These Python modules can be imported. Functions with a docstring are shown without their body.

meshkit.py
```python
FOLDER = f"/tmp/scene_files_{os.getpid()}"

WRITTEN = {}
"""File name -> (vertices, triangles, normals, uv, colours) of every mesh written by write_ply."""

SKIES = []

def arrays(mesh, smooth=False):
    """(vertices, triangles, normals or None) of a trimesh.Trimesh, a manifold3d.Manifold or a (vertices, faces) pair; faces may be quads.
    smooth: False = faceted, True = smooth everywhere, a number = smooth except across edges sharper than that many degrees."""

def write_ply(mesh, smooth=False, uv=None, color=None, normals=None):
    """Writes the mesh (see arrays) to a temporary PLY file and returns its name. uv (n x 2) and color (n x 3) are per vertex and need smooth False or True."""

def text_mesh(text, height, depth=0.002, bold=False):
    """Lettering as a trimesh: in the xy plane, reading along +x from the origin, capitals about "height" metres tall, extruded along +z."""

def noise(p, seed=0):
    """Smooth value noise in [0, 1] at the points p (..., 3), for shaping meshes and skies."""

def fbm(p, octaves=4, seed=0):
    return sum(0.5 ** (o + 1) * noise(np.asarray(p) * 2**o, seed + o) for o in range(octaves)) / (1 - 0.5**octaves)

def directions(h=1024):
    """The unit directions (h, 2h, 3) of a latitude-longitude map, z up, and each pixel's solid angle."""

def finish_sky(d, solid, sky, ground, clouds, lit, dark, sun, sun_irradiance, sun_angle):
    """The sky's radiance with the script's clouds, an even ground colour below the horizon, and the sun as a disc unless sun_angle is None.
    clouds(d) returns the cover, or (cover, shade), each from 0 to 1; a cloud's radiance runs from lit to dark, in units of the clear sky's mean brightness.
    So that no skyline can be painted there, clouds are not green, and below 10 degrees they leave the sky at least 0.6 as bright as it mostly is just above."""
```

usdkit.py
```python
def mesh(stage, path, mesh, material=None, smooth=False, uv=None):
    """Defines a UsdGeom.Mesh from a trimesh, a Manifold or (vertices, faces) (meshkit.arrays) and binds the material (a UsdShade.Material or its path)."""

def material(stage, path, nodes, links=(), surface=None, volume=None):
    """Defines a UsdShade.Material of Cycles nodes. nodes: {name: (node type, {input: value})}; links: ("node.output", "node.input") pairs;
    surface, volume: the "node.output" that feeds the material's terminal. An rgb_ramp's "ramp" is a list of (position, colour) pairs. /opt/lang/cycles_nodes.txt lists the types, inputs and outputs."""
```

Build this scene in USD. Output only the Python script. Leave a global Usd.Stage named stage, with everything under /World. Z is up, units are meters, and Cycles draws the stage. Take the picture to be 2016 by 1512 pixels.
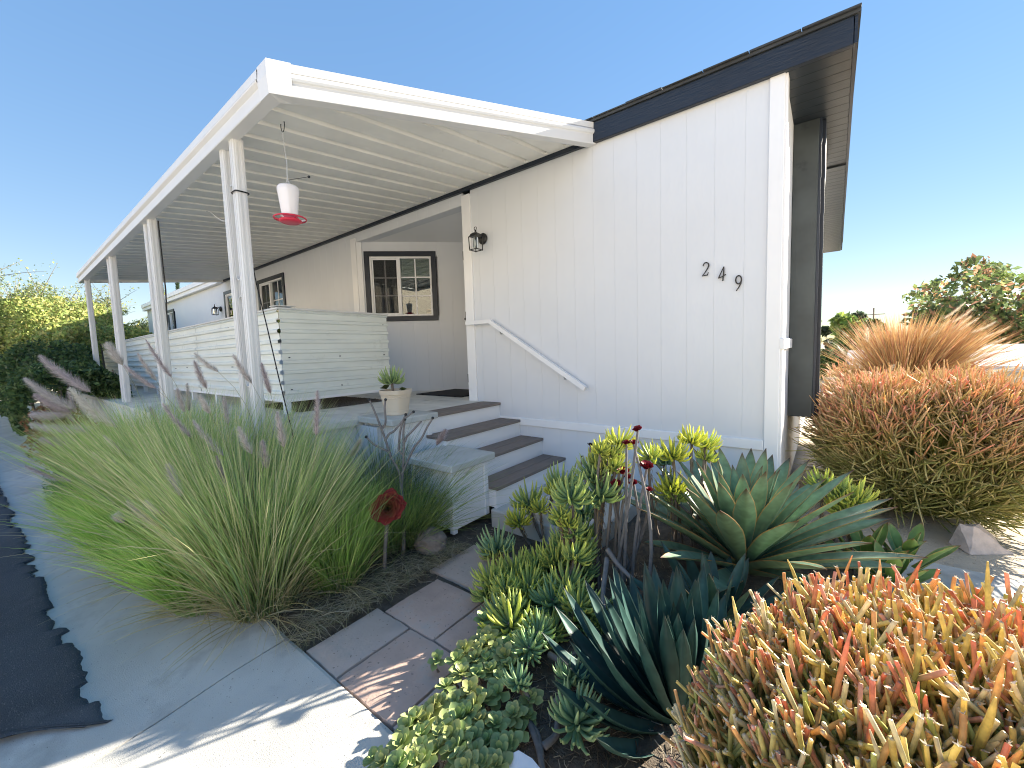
import math, random
import numpy as np
import trimesh
import usdkit, meshkit
from pxr import Usd, UsdGeom, UsdLux, UsdShade, Gf, Sdf, Vt

stage = Usd.Stage.CreateInMemory()
UsdGeom.SetStageUpAxis(stage, UsdGeom.Tokens.z)
UsdGeom.SetStageMetersPerUnit(stage, 1.0)
UsdGeom.Xform.Define(stage, '/World')
UsdGeom.Scope.Define(stage, '/World/Looks')

# ------------------------------------------------------------------ camera, sky, sun, exposure
EYE = 1.38
CAM = (0.259, -3.5, EYE)
YAW, PITCH, ROLL, FPX = .661623, .0798336, .0325045, 793.67
EXPOSURE = 2.55
SKY_STRENGTH = 0.1
SUN_INTENSITY = 0.9
SUN_DIR = np.array([1.0, 1.78, .88]); SUN_DIR /= np.linalg.norm(SUN_DIR)

def set_camera():
    F = np.array([-math.sin(YAW) * math.cos(PITCH), math.cos(YAW) * math.cos(PITCH), -math.sin(PITCH)])
    r = np.array([math.cos(YAW), math.sin(YAW), 0]); d = np.cross(F, r)
    cr, sr = math.cos(ROLL), math.sin(ROLL)
    right, down = cr * r + sr * d, -sr * r + cr * d
    cam = UsdGeom.Camera.Define(stage, '/World/camera')
    m = Gf.Matrix4d(1.0)
    for i, v in enumerate((right, -down, -F, np.array(CAM))):
        m.SetRow(i, Gf.Vec4d(*map(float, v), 1.0 if i == 3 else 0.0))
    cam.AddTransformOp().Set(m)
    cam.CreateHorizontalApertureAttr(36.0); cam.CreateVerticalApertureAttr(27.0)
    cam.CreateFocalLengthAttr(36.0 * FPX / 2016)
    cam.CreateClippingRangeAttr(Gf.Vec2f(0.03, 5000))
    cam.CreateExposureAttr(EXPOSURE)
set_camera()

ELEV = math.asin(SUN_DIR[2]); ROT = math.atan2(SUN_DIR[0], SUN_DIR[1])
sky_mat = usdkit.material(stage, '/World/Looks/sky_look', {
    's': ('sky_texture', {'sky_type': 'single_scattering', 'sun_disc': False, 'sun_elevation': ELEV, 'sun_rotation': ROT,
                          'air_density': 1.0, 'aerosol_density': 0.0, 'ozone_density': 1.0, 'altitude': 200.0}),
    'c': ('gamma', {'gamma': .35}), 'h': ('hsv', {'saturation': 2.4, 'hue': .512}), 'b': ('background_shader', {'strength': SKY_STRENGTH})},
    [('s.color', 'c.color'), ('c.color', 'h.color'), ('h.color', 'b.color')], surface='b.background')
dome = UsdLux.DomeLight.Define(stage, '/World/sky')
UsdShade.MaterialBindingAPI.Apply(dome.GetPrim()).Bind(sky_mat)
dome.GetPrim().SetCustomDataByKey('kind', 'structure'); dome.GetPrim().SetCustomDataByKey('label', 'clear blue daytime sky')
sun = UsdLux.DistantLight.Define(stage, '/World/sun')
sun.CreateNormalizeAttr(True); sun.CreateIntensityAttr(SUN_INTENSITY); sun.CreateAngleAttr(0.5); sun.CreateColorAttr(Gf.Vec3f(1.0, .90, .75))
def _sun_xf():
    z = SUN_DIR; x = np.cross([0, 0, 1.0], z); x /= np.linalg.norm(x); y = np.cross(z, x)
    m = Gf.Matrix4d(1.0)
    for i, v in enumerate((x, y, z)):
        m.SetRow(i, Gf.Vec4d(*map(float, v), 0.0))
    sun.AddTransformOp().Set(m)
_sun_xf()

# ------------------------------------------------------------------ scene helpers
USED = {}
def unique(parent, name):
    k = (str(parent), name); n = USED.get(k, 0); USED[k] = n + 1
    return f'{parent}/{name}' + (f'_{n:03d}' if n else '')

def tag(p, label=None, cat=None, group=None, kind=None):
    p = p.GetPrim() if hasattr(p, 'GetPrim') else p
    for k, v in (('label', label), ('category', cat), ('group', group), ('kind', kind)):
        if v: p.SetCustomDataByKey(k, v)
    return p

def thing(name, label, cat, loc=(0, 0, 0), rotz=0.0, group=None, kind=None):
    x = UsdGeom.Xform.Define(stage, unique('/World', name))
    x.AddTranslateOp().Set(Gf.Vec3d(*map(float, loc)))
    if rotz: x.AddRotateZOp().Set(float(rotz))
    tag(x, label, cat, group, kind)
    LOC[str(x.GetPath())] = np.array(loc, float)
    return x
LOC = {}

class B:
    """collects geometry for one mesh; world coordinates"""
    def __init__(s): s.V, s.Q, s.C, s.n = [], [], [], 0
    def add(s, v, f, col=None):
        v = np.asarray(v, float).reshape(-1, 3); f = np.asarray(f, int)
        if f.shape[1] == 3: f = np.hstack([f, f[:, 2:3]])
        s.V.append(v); s.Q.append(f + s.n); s.n += len(v)
        if col is not None:
            s.C.append(np.broadcast_to(np.asarray(col, float), (len(v), 3)))
        return s
    def addm(s, mesh, col=None):
        v, f, _ = meshkit.arrays(mesh); return s.add(v, f, col)
    def box(s, x0, x1, y0, y1, z0, z1, c=0.0, col=None):
        v, f = boxm(x0, x1, y0, y1, z0, z1, c); return s.add(v, f, col)
    def tube(s, pts, r, sides=6, col=None, cap=True):
        v, f = tubem(np.asarray(pts, float)[None], np.broadcast_to(np.asarray(r, float), (len(pts),))[None], sides, cap); return s.add(v, f, col)

def put(b, name, mat, parent='/World', smooth=False, label=None, cat=None, group=None, kind=None):
    pp = str(parent.GetPath()) if hasattr(parent, 'GetPath') else str(parent)
    path = unique(pp, name)
    V = np.vstack(b.V); Q = np.vstack(b.Q)
    top = '/'.join(pp.split('/')[:3])
    V = V - LOC.get(top, np.zeros(3))
    tri = Q[:, 2] == Q[:, 3]
    counts = np.where(tri, 3, 4).astype(np.int32)
    keep = np.ones(Q.shape, bool); keep[tri, 3] = False
    m = UsdGeom.Mesh.Define(stage, path)
    m.CreatePointsAttr(Vt.Vec3fArray.FromNumpy(np.ascontiguousarray(V.astype(np.float32))))
    m.CreateFaceVertexCountsAttr(Vt.IntArray.FromNumpy(counts))
    m.CreateFaceVertexIndicesAttr(Vt.IntArray.FromNumpy(Q[keep].astype(np.int32)))
    m.CreateSubdivisionSchemeAttr('none')
    if smooth:
        N = np.zeros_like(V)
        fn = np.cross(V[Q[:, 2]] - V[Q[:, 0]], V[Q[:, 3]] - V[Q[:, 1]]); t = np.cross(V[Q[:, 1]] - V[Q[:, 0]], V[Q[:, 2]] - V[Q[:, 0]])
        fn[tri] = t[tri]
        for k in range(4):
            sel = slice(None) if k < 3 else ~tri
            np.add.at(N, Q[sel, k], fn[sel])
        L = np.linalg.norm(N, axis=1, keepdims=True); N = np.where(L > 1e-20, N / np.maximum(L, 1e-20), [0, 0, 1.0])
        m.CreateNormalsAttr(Vt.Vec3fArray.FromNumpy(N.astype(np.float32))); m.SetNormalsInterpolation('vertex')
    if b.C:
        C = np.vstack(b.C).astype(np.float32)
        assert len(C) == len(V), path
        UsdGeom.PrimvarsAPI(m).CreatePrimvar('col', Sdf.ValueTypeNames.Color3fArray, 'vertex').Set(Vt.Vec3fArray.FromNumpy(np.ascontiguousarray(C)))
    UsdShade.MaterialBindingAPI.Apply(m.GetPrim()).Bind(mat)
    tag(m, label, cat, group, kind)
    return m

def boxm(x0, x1, y0, y1, z0, z1, c=0.0):
    x0, x1 = min(x0, x1), max(x0, x1); y0, y1 = min(y0, y1), max(y0, y1); z0, z1 = min(z0, z1), max(z0, z1)
    if c <= 0:
        v = np.array([(x, y, z) for z in (z0, z1) for y in (y0, y1) for x in (x0, x1)])
        f = np.array([(0, 2, 3, 1), (4, 5, 7, 6), (0, 1, 5, 4), (2, 6, 7, 3), (0, 4, 6, 2), (1, 3, 7, 5)])
        return v, f
    c = min(c, (x1 - x0) / 2.01, (y1 - y0) / 2.01, (z1 - z0) / 2.01)
    pts = []
    for sx in (0, 1):
        for sy in (0, 1):
            for sz in (0, 1):
                X, Y, Z = (x0, x1)[sx], (y0, y1)[sy], (z0, z1)[sz]
                dx, dy, dz = c * (1 - 2 * sx), c * (1 - 2 * sy), c * (1 - 2 * sz)
                pts += [(X, Y + dy, Z + dz), (X + dx, Y, Z + dz), (X + dx, Y + dy, Z)]
    h = trimesh.convex.convex_hull(np.array(pts))
    return np.array(h.vertices), np.array(h.faces)

def frames(P):
    """P (N,K,3): two unit vectors across each curve point"""
    T = np.gradient(P, axis=1); T /= np.linalg.norm(T, axis=2, keepdims=True) + 1e-12
    ref = np.where(np.abs(T[:, :1, 2:3]) < .9, np.array([0, 0, 1.0]), np.array([1.0, 0, 0]))
    A = np.cross(T, ref); A /= np.linalg.norm(A, axis=2, keepdims=True) + 1e-12
    return A, np.cross(T, A)

def tubem(P, Rr, sides=6, cap=True):
    N, K, _ = P.shape; A, Bv = frames(P)
    ang = np.arange(sides) * 2 * np.pi / sides
    ring = P[:, :, None] + Rr[:, :, None, None] * (np.cos(ang)[None, None, :, None] * A[:, :, None] + np.sin(ang)[None, None, :, None] * Bv[:, :, None])
    V = ring.reshape(N, K * sides, 3)
    i, j = np.meshgrid(np.arange(K - 1), np.arange(sides), indexing='ij')
    q = np.stack([i * sides + j, i * sides + (j + 1) % sides, (i + 1) * sides + (j + 1) % sides, (i + 1) * sides + j], -1).reshape(-1, 4)
    if cap:
        V = np.concatenate([V, P[:, :1], P[:, -1:]], 1); n = K * sides
        jj = np.arange(sides); j2 = (jj + 1) % sides
        c0 = np.stack([np.full(sides, n), j2, jj, jj], -1); b0 = (K - 1) * sides
        c1 = np.stack([np.full(sides, n + 1), b0 + jj, b0 + j2, b0 + j2], -1)
        q = np.vstack([q, c0, c1])
    M = V.shape[1]
    return V.reshape(-1, 3), (q[None] + (np.arange(N) * M)[:, None, None]).reshape(-1, 4)

def tube_cols(Cc, sides, capcol=None):
    """Cc (N,K,3) -> per vertex colours matching tubem with caps"""
    N, K, _ = Cc.shape
    V = np.repeat(Cc[:, :, None], sides, 2).reshape(N, K * sides, 3)
    end = Cc[:, -1:] if capcol is None else capcol[:, None]
    return np.concatenate([V, Cc[:, :1], end], 1).reshape(-1, 3)

def ribbons(P, S, W):
    """P (N,K,3) centre lines, S (N,3) side vectors, W (N,K) half widths"""
    N, K, _ = P.shape
    L = P - S[:, None] * W[..., None]; Rr = P + S[:, None] * W[..., None]
    V = np.stack([L, Rr], 2).reshape(N, K * 2, 3)
    k = np.arange(K - 1); q = np.stack([2 * k, 2 * k + 1, 2 * k + 3, 2 * k + 2], -1)
    return V.reshape(-1, 3), (q[None] + (np.arange(N) * 2 * K)[:, None, None]).reshape(-1, 4)

def rib_cols(Cc): return np.repeat(Cc[:, :, None], 2, 2).reshape(-1, 3)

def extrude(poly, z0, z1, T=None):
    """prism of a star-shaped polygon (counter clockwise); T maps (u,v,z) -> xyz"""
    p = np.asarray(poly, float); n = len(p)
    v = np.vstack([np.c_[p, np.full(n, z0)], np.c_[p, np.full(n, z1)], [[*p.mean(0), z0]], [[*p.mean(0), z1]]])
    i = np.arange(n); j = (i + 1) % n
    f = np.vstack([np.c_[i, j, j + n, i + n], np.c_[np.full(n, 2 * n), j, i, i], np.c_[np.full(n, 2 * n + 1), i + n, j + n, j + n]])
    return (T(v) if T else v), f

def lathe(profile, seg=24, at=(0, 0, 0)):
    pr = np.asarray(profile, float); K = len(pr); a = np.arange(seg) * 2 * np.pi / seg
    V = np.stack([pr[:, None, 0] * np.cos(a), pr[:, None, 0] * np.sin(a), np.repeat(pr[:, 1:2], seg, 1)], -1).reshape(-1, 3) + np.array(at)
    i, j = np.meshgrid(np.arange(K - 1), np.arange(seg), indexing='ij')
    q = np.stack([i * seg + j, i * seg + (j + 1) % seg, (i + 1) * seg + (j + 1) % seg, (i + 1) * seg + j], -1).reshape(-1, 4)
    return V, q

def frame_T(o, u, n):
    """wall frame: local (a along u, depth inward -n, z)"""
    o, u, n = np.array([*o, 0.0]), np.array([*u, 0.0]), np.array([*n, 0.0])
    return lambda v: o + v[:, :1] * u - v[:, 1:2] * n + np.c_[np.zeros((len(v), 2)), v[:, 2]]

def unit(v): v = np.asarray(v, float); return v / (np.linalg.norm(v, axis=-1, keepdims=True) + 1e-12)

# ------------------------------------------------------------------ materials
def L(name): return '/World/Looks/' + name
def mat(name, base, rough=.6, var=.0, vscale=4.0, vstretch=(1, 1, 1), bump=0.0, bscale=40.0, bstretch=(1, 1, 1), spec=.5, dist=.004,
        spots=None, metallic=0.0, detail=4.0, pits=None):
    base = np.array(base, float)
    nodes = {'g': ('geometry', {}), 'p': ('principled_bsdf', {'roughness': rough, 'specular_ior_level': spec, 'metallic': metallic, 'base_color': tuple(base)})}
    links = []
    if var > 0:
        nodes['mv'] = ('mapping', {'mapping_type': 'point', 'scale': vstretch})
        nodes['nv'] = ('noise_texture', {'scale': vscale, 'detail': detail, 'roughness': .6})
        nodes['rv'] = ('rgb_ramp', {'ramp': [(0.25, tuple(base * (1 - var))), (.5, tuple(base)), (.75, tuple(np.minimum(base * (1 + var), .95)))]})
        links += [('g.position', 'mv.vector'), ('mv.vector', 'nv.vector'), ('nv.fac', 'rv.fac')]
        last = 'rv.color'
        if spots is not None:
            sc, lo, hi, colr = spots
            nodes['ns'] = ('noise_texture', {'scale': sc, 'detail': 6.0, 'roughness': .65})
            nodes['rs'] = ('rgb_ramp', {'ramp': [(lo, (0, 0, 0)), (hi, (1, 1, 1))]})
            nodes['mx'] = ('mix', {'mix_type': 'mix', 'color2': tuple(colr)})
            links += [('g.position', 'ns.vector'), ('ns.fac', 'rs.fac'), ('rs.color', 'mx.fac'), (last, 'mx.color1')]
            last = 'mx.color'
        if pits is not None:
            sc, lo, hi, colr = pits
            nodes['np'] = ('noise_texture', {'scale': sc, 'detail': 2.0, 'roughness': .5})
            nodes['rp'] = ('rgb_ramp', {'ramp': [(lo, (0, 0, 0)), (hi, (1, 1, 1))]})
            nodes['mp'] = ('mix', {'mix_type': 'mix', 'color2': tuple(colr)})
            links += [('g.position', 'np.vector'), ('np.fac', 'rp.fac'), ('rp.color', 'mp.fac'), (last, 'mp.color1')]
            last = 'mp.color'
        links.append((last, 'p.base_color'))
    if bump > 0:
        nodes['mb'] = ('mapping', {'mapping_type': 'point', 'scale': bstretch})
        nodes['nb'] = ('noise_texture', {'scale': bscale, 'detail': 5.0, 'roughness': .6})
        nodes['bu'] = ('bump', {'strength': bump, 'distance': dist})
        links += [('g.position', 'mb.vector'), ('mb.vector', 'nb.vector'), ('nb.fac', 'bu.height'), ('bu.normal', 'p.normal')]
    return usdkit.material(stage, L(name), nodes, links, surface='p.BSDF')

def plant_mat(name, rough=.45, trans=0.0, spec=.4, var=.12, vscale=30.0, tint=(1, 1, 1)):
    """colour comes from each leaf's own pigment (primvar col), mottled a little; leaves let some light through"""
    nodes = {'a': ('attribute', {'attribute': 'col'}), 'g': ('geometry', {}), 'n': ('noise_texture', {'scale': vscale, 'detail': 3.0}),
             'r': ('rgb_ramp', {'ramp': [(.3, (1 - var,) * 3), (.7, (1 + var,) * 3)]}), 'm': ('mix', {'mix_type': 'multiply', 'fac': 1.0}),
             'p': ('principled_bsdf', {'roughness': rough, 'specular_ior_level': spec})}
    links = [('a.color', 'm.color1'), ('g.position', 'n.vector'), ('n.fac', 'r.fac'), ('r.color', 'm.color2'), ('m.color', 'p.base_color')]
    surf = 'p.BSDF'
    if trans > 0:
        nodes['t'] = ('translucent_bsdf', {}); nodes['x'] = ('mix_closure', {'fac': trans})
        links += [('m.color', 't.color'), ('p.BSDF', 'x.closure1'), ('t.BSDF', 'x.closure2')]
        surf = 'x.closure'
    return usdkit.material(stage, L(name), nodes, links, surface=surf)

M = {}
M['siding'] = mat('white_siding', (.70, .72, .745), .55, var=.03, vscale=1.2, bump=.22, bscale=14, bstretch=(9, 9, .9), dist=.006)
M['trim'] = mat('white_trim', (.85, .85, .85), .45, var=.03, vscale=2.0, bump=.12, bscale=25, bstretch=(3, 3, .5))
M['black'] = mat('black_paint', (.010, .017, .030), .38, var=.25, vscale=2.0, bump=.5, bscale=9, bstretch=(1.2, 1.2, 9), dist=.006)
M['soffit'] = mat('black_soffit', (.016, .022, .028), .32, var=.3, vscale=3.0, bump=.3, bscale=10, bstretch=(1, 8, 1), dist=.003)
M['bay'] = mat('dark_bay_panel', (.045, .055, .055), .5, var=.5, vscale=2.2, bump=.25, bscale=12, bstretch=(4, 4, .6), dist=.004, spots=(5.0, .62, .72, (.02, .025, .03)))
M['awning'] = mat('awning_paint', (.82, .81, .76), .5, var=.06, vscale=2.5, bump=.08, bscale=60, spots=(9.0, .66, .76, (.60, .57, .50)))
M['awning_white'] = mat('awning_white', (.72, .72, .715), .4, var=.04, vscale=3.0, spots=(14.0, .66, .75, (.70, .68, .64)))
M['corrugated'] = mat('corrugated_panel', (.76, .79, .74), .42, var=.07, vscale=2.0, vstretch=(1, 1, 4), spots=(3.5, .6, .72, (.60, .63, .58)))
M['metal'] = mat('dark_metal', (.015, .015, .016), .4, metallic=0.0, bump=.05)
M['screw'] = mat('screw_metal', (.12, .13, .14), .4, metallic=.6)
M['concrete'] = mat('sidewalk_concrete', (.54, .53, .49), .85, var=.16, vscale=2.2, bump=.7, bscale=260, dist=.003, spots=(3.2, .54, .70, (.40, .385, .355)), detail=8.0, pits=(85.0, .70, .74, (.24, .23, .21)))
M['curb'] = mat('curb_concrete', (.55, .54, .49), .85, var=.2, vscale=5, bump=.6, bscale=90, dist=.006, spots=(8.0, .58, .7, (.36, .35, .31)))
M['cap'] = mat('cap_concrete', (.50, .51, .48), .8, var=.12, vscale=5, bump=.3, bscale=120, dist=.002)
M['deck'] = mat('deck_concrete', (.68, .67, .62), .7, var=.14, vscale=1.8, vstretch=(1, 3, 1), bump=.15, bscale=60, spots=(3.0, .55, .7, (.46, .45, .41)))
M['asphalt'] = mat('asphalt', (.062, .070, .082), .85, var=.35, vscale=1.3, bump=.9, bscale=220, dist=.006, spots=(1.6, .52, .66, (.095, .105, .12)), pits=(140.0, .62, .68, (.17, .17, .17)))
M['paver'] = mat('paver_stone', (.52, .42, .36), .85, var=.14, vscale=4, bump=.5, bscale=50, dist=.005, spots=(6.0, .55, .72, (.42, .38, .34)), pits=(60.0, .66, .72, (.26, .21, .18)))
M['paver_pink'] = mat('paver_stone_pink', (.54, .39, .32), .85, var=.15, vscale=5, bump=.5, bscale=50, dist=.005, spots=(5.0, .52, .7, (.46, .40, .36)), pits=(60.0, .66, .72, (.27, .21, .18)))
M['tread'] = mat('tread_board', (.20, .165, .145), .7, var=.16, vscale=10, vstretch=(6, .6, 6), bump=.25, bscale=30, bstretch=(8, .6, 8), dist=.002)
M['soil'] = mat('bed_soil', (.13, .105, .08), .95, var=.4, vscale=25, bump=1.0, bscale=120, dist=.01, spots=(70.0, .6, .72, (.20, .165, .12)))
M['sand'] = mat('dry_ground', (.56, .48, .37), .95, var=.22, vscale=3, bump=.8, bscale=60, dist=.02, spots=(30.0, .6, .7, (.30, .23, .15)))
M['hill'] = mat('dry_hill', (.42, .34, .23), .95, var=.3, vscale=.15, spots=(.22, .52, .6, (.075, .085, .045)))
M['rock'] = mat('brown_rock', (.25, .21, .18), .9, var=.3, vscale=18, bump=.8, bscale=40, dist=.01)
M['grey_rock'] = mat('grey_rock', (.52, .43, .37), .9, var=.2, vscale=18, bump=.8, bscale=60, dist=.006)
M['pot'] = mat('pot_plastic', (.66, .56, .43), .5, var=.04, vscale=6)
M['mat'] = mat('rubber_mat', (.012, .012, .013), .85, bump=.5, bscale=160)
M['fiber'] = mat('woven_mat', (.10, .085, .07), .9, var=.7, vscale=18, vstretch=(1, 4, 1), bump=.4)
M['bark'] = mat('bark', (.20, .165, .135), .9, var=.3, vscale=20, vstretch=(3, 3, .6), bump=.6, bscale=40)
M['twig'] = mat('grey_twig', (.17, .155, .145), .85, var=.3, vscale=30, bump=.4, bscale=60)
M['paper'] = mat('white_paper', (.80, .80, .80), .7, var=.05, vscale=10, bump=.2, bscale=20)
M['feeder'] = mat('feeder_white', (.82, .78, .78), .3)
M['feeder_red'] = mat('feeder_red', (.62, .03, .07), .3)
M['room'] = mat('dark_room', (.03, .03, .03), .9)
M['blind'] = mat('window_blind', (.30, .33, .29), .7, var=.05, vscale=3)
M['curtain'] = mat('window_curtain', (.20, .16, .12), .9, var=.2, vscale=8, vstretch=(6, 6, .3))
M['roofing'] = mat('roof_shingle', (.05, .055, .06), .9, var=.3, vscale=8, bump=.6, bscale=90)
M['far_roof'] = mat('pale_far_roof', (.46, .46, .46), .7, var=.06, vscale=1.5)
M['grey_roof'] = mat('grey_far_roof', (.40, .41, .43), .8, var=.08, vscale=2.0)
M['far_wall'] = mat('far_wall', (.62, .60, .56), .8, var=.05)
M['galv'] = mat('galvanised', (.55, .57, .58), .4, metallic=.3)
M['pole'] = mat('utility_pole', (.18, .14, .11), .9)
M['leafy'] = plant_mat('leafy', .45, .30)
M['tree_leaf'] = plant_mat('tree_leaf', .55, .35, var=.25, vscale=1.5)
M['succ'] = plant_mat('succulent', .42, .30, spec=.35)
M['agave'] = plant_mat('agave_leaf', .42, .10, spec=.4, var=.22, vscale=22)
M['stick'] = plant_mat('fire_stick', .5, .25, spec=.3, var=.30, vscale=55)
M['grass'] = plant_mat('grass_blade', .5, .45, var=.15, vscale=8)
M['dry_blade'] = plant_mat('dry_grass_blade', .6, .15, var=.2, vscale=8)
M['plume'] = plant_mat('grass_plume', .8, .35, spec=.1, var=.15, vscale=50)
M['glass'] = usdkit.material(stage, L('window_glass'), {'f': ('fresnel', {'IOR': 1.9}), 't': ('transparent_bsdf', {'color': (.85, .9, .88)}),
                             'g': ('glossy_bsdf', {'roughness': .004, 'color': (.95, .97, .97)}), 'm': ('mix_closure', {})},
                             [('f.fac', 'm.fac'), ('t.BSDF', 'm.closure1'), ('g.BSDF', 'm.closure2')], surface='m.closure')
M['screen'] = usdkit.material(stage, L('insect_screen'), {'t': ('transparent_bsdf', {'color': (.9, .9, .9)}), 'd': ('principled_bsdf', {'base_color': (.05, .05, .05), 'roughness': .7}),
                              'm': ('mix_closure', {'fac': .3})}, [('t.BSDF', 'm.closure1'), ('d.BSDF', 'm.closure2')], surface='m.closure')
# ------------------------------------------------------------------ the setting
rng = np.random.default_rng(7)
def sheet(xs, ys, zf, name, m, smooth=True, parent='/World', **k):
    X, Y = np.meshgrid(xs, ys, indexing='ij'); V = np.stack([X, Y, zf(X, Y)], -1).reshape(-1, 3)
    a, b_ = len(xs), len(ys); i, j = np.meshgrid(np.arange(a - 1), np.arange(b_ - 1), indexing='ij')
    q = np.stack([i * b_ + j, (i + 1) * b_ + j, (i + 1) * b_ + j + 1, i * b_ + j + 1], -1).reshape(-1, 4)
    return put(B().add(V, q), name, m, parent, smooth, **k)
def sstep(a, b, x): t = np.clip((x - a) / (b - a), 0, 1); return t * t * (3 - 2 * t)
def N2(X, Y, s, seed=0): return meshkit.fbm(np.stack([X * s, Y * s, 0 * X + 3.3], -1), 4, seed) - .5

def ground_z(X, Y):
    z = -.05 + .03 * N2(X, Y, 1.3)
    z = z - 1.7 * sstep(2.2, 7.5, X) * sstep(-1.5, 2.0, Y) - 1.2 * sstep(9, 16, Y) * sstep(-12, -2, -np.abs(X) * 0 + X * 0 - 8 + 0 * Y) * 0
    z = np.where(Y < -2.72, -.20, z)
    z = z + 60 * sstep(12, 150, -Y) * (.65 + .7 * N2(X, Y, .02, 5)) + .6 * sstep(10.3, 11.2, -Y)
    z = z - .03 * np.clip(Y - 12, 0, 60) * sstep(-2, 4, X)
    z = z + 7 * sstep(30, 130, -X) * sstep(-14, 0, Y)
    return z
gx = np.unique(np.r_[-600, -400, -280, -200, -150, np.arange(-120, -20, 8), np.arange(-20, -4, 1.0), np.arange(-4, 8, .2), np.arange(8, 30, 1.5), np.arange(30, 120, 10), 150, 200, 280, 400, 600])
gy = np.unique(np.r_[-600, -400, -300, -220, np.arange(-180, -20, 8), np.arange(-20, -3, .8), -2.74, -2.70, np.arange(-2.4, 6, .2), np.arange(6, 30, 1.5), np.arange(30, 120, 10), 150, 200, 300, 400, 600])
sheet(gx, gy, lambda X, Y: np.where((Y < -2.72) & (Y > -12) & (X > -30) & (X < 30), -.22, ground_z(X, Y)), 'ground', M['sand'], kind='structure', label='dry tan ground and the brown hillside across the street')

def bed_z(X, Y):
    return -.012 + .035 * N2(X, Y, 6) + .02 * N2(X, Y, 25, 3) + .05 * sstep(-.95, -.5, X) * sstep(2.72, 2.4, -Y) + .03 * sstep(-1.5, -.4, Y) * sstep(-1.1, -.9, X) - .02 * sstep(-1.95, -1.85, X) * sstep(-.75, -.95, X)
sheet(np.arange(-3.12, .42, .035), np.arange(-2.715, .02, .035), bed_z, 'planting_bed', M['soil'], kind='structure', label='dark soil bed between the house and the sidewalk')
sheet(np.arange(-19, -3.05, .1), np.arange(-2.95, -2.36, .06), lambda X, Y: .02 + .04 * N2(X, Y, 5), 'planting_bed', M['soil'], kind='structure', label='narrow soil strip between the porch and the kerb')

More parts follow.
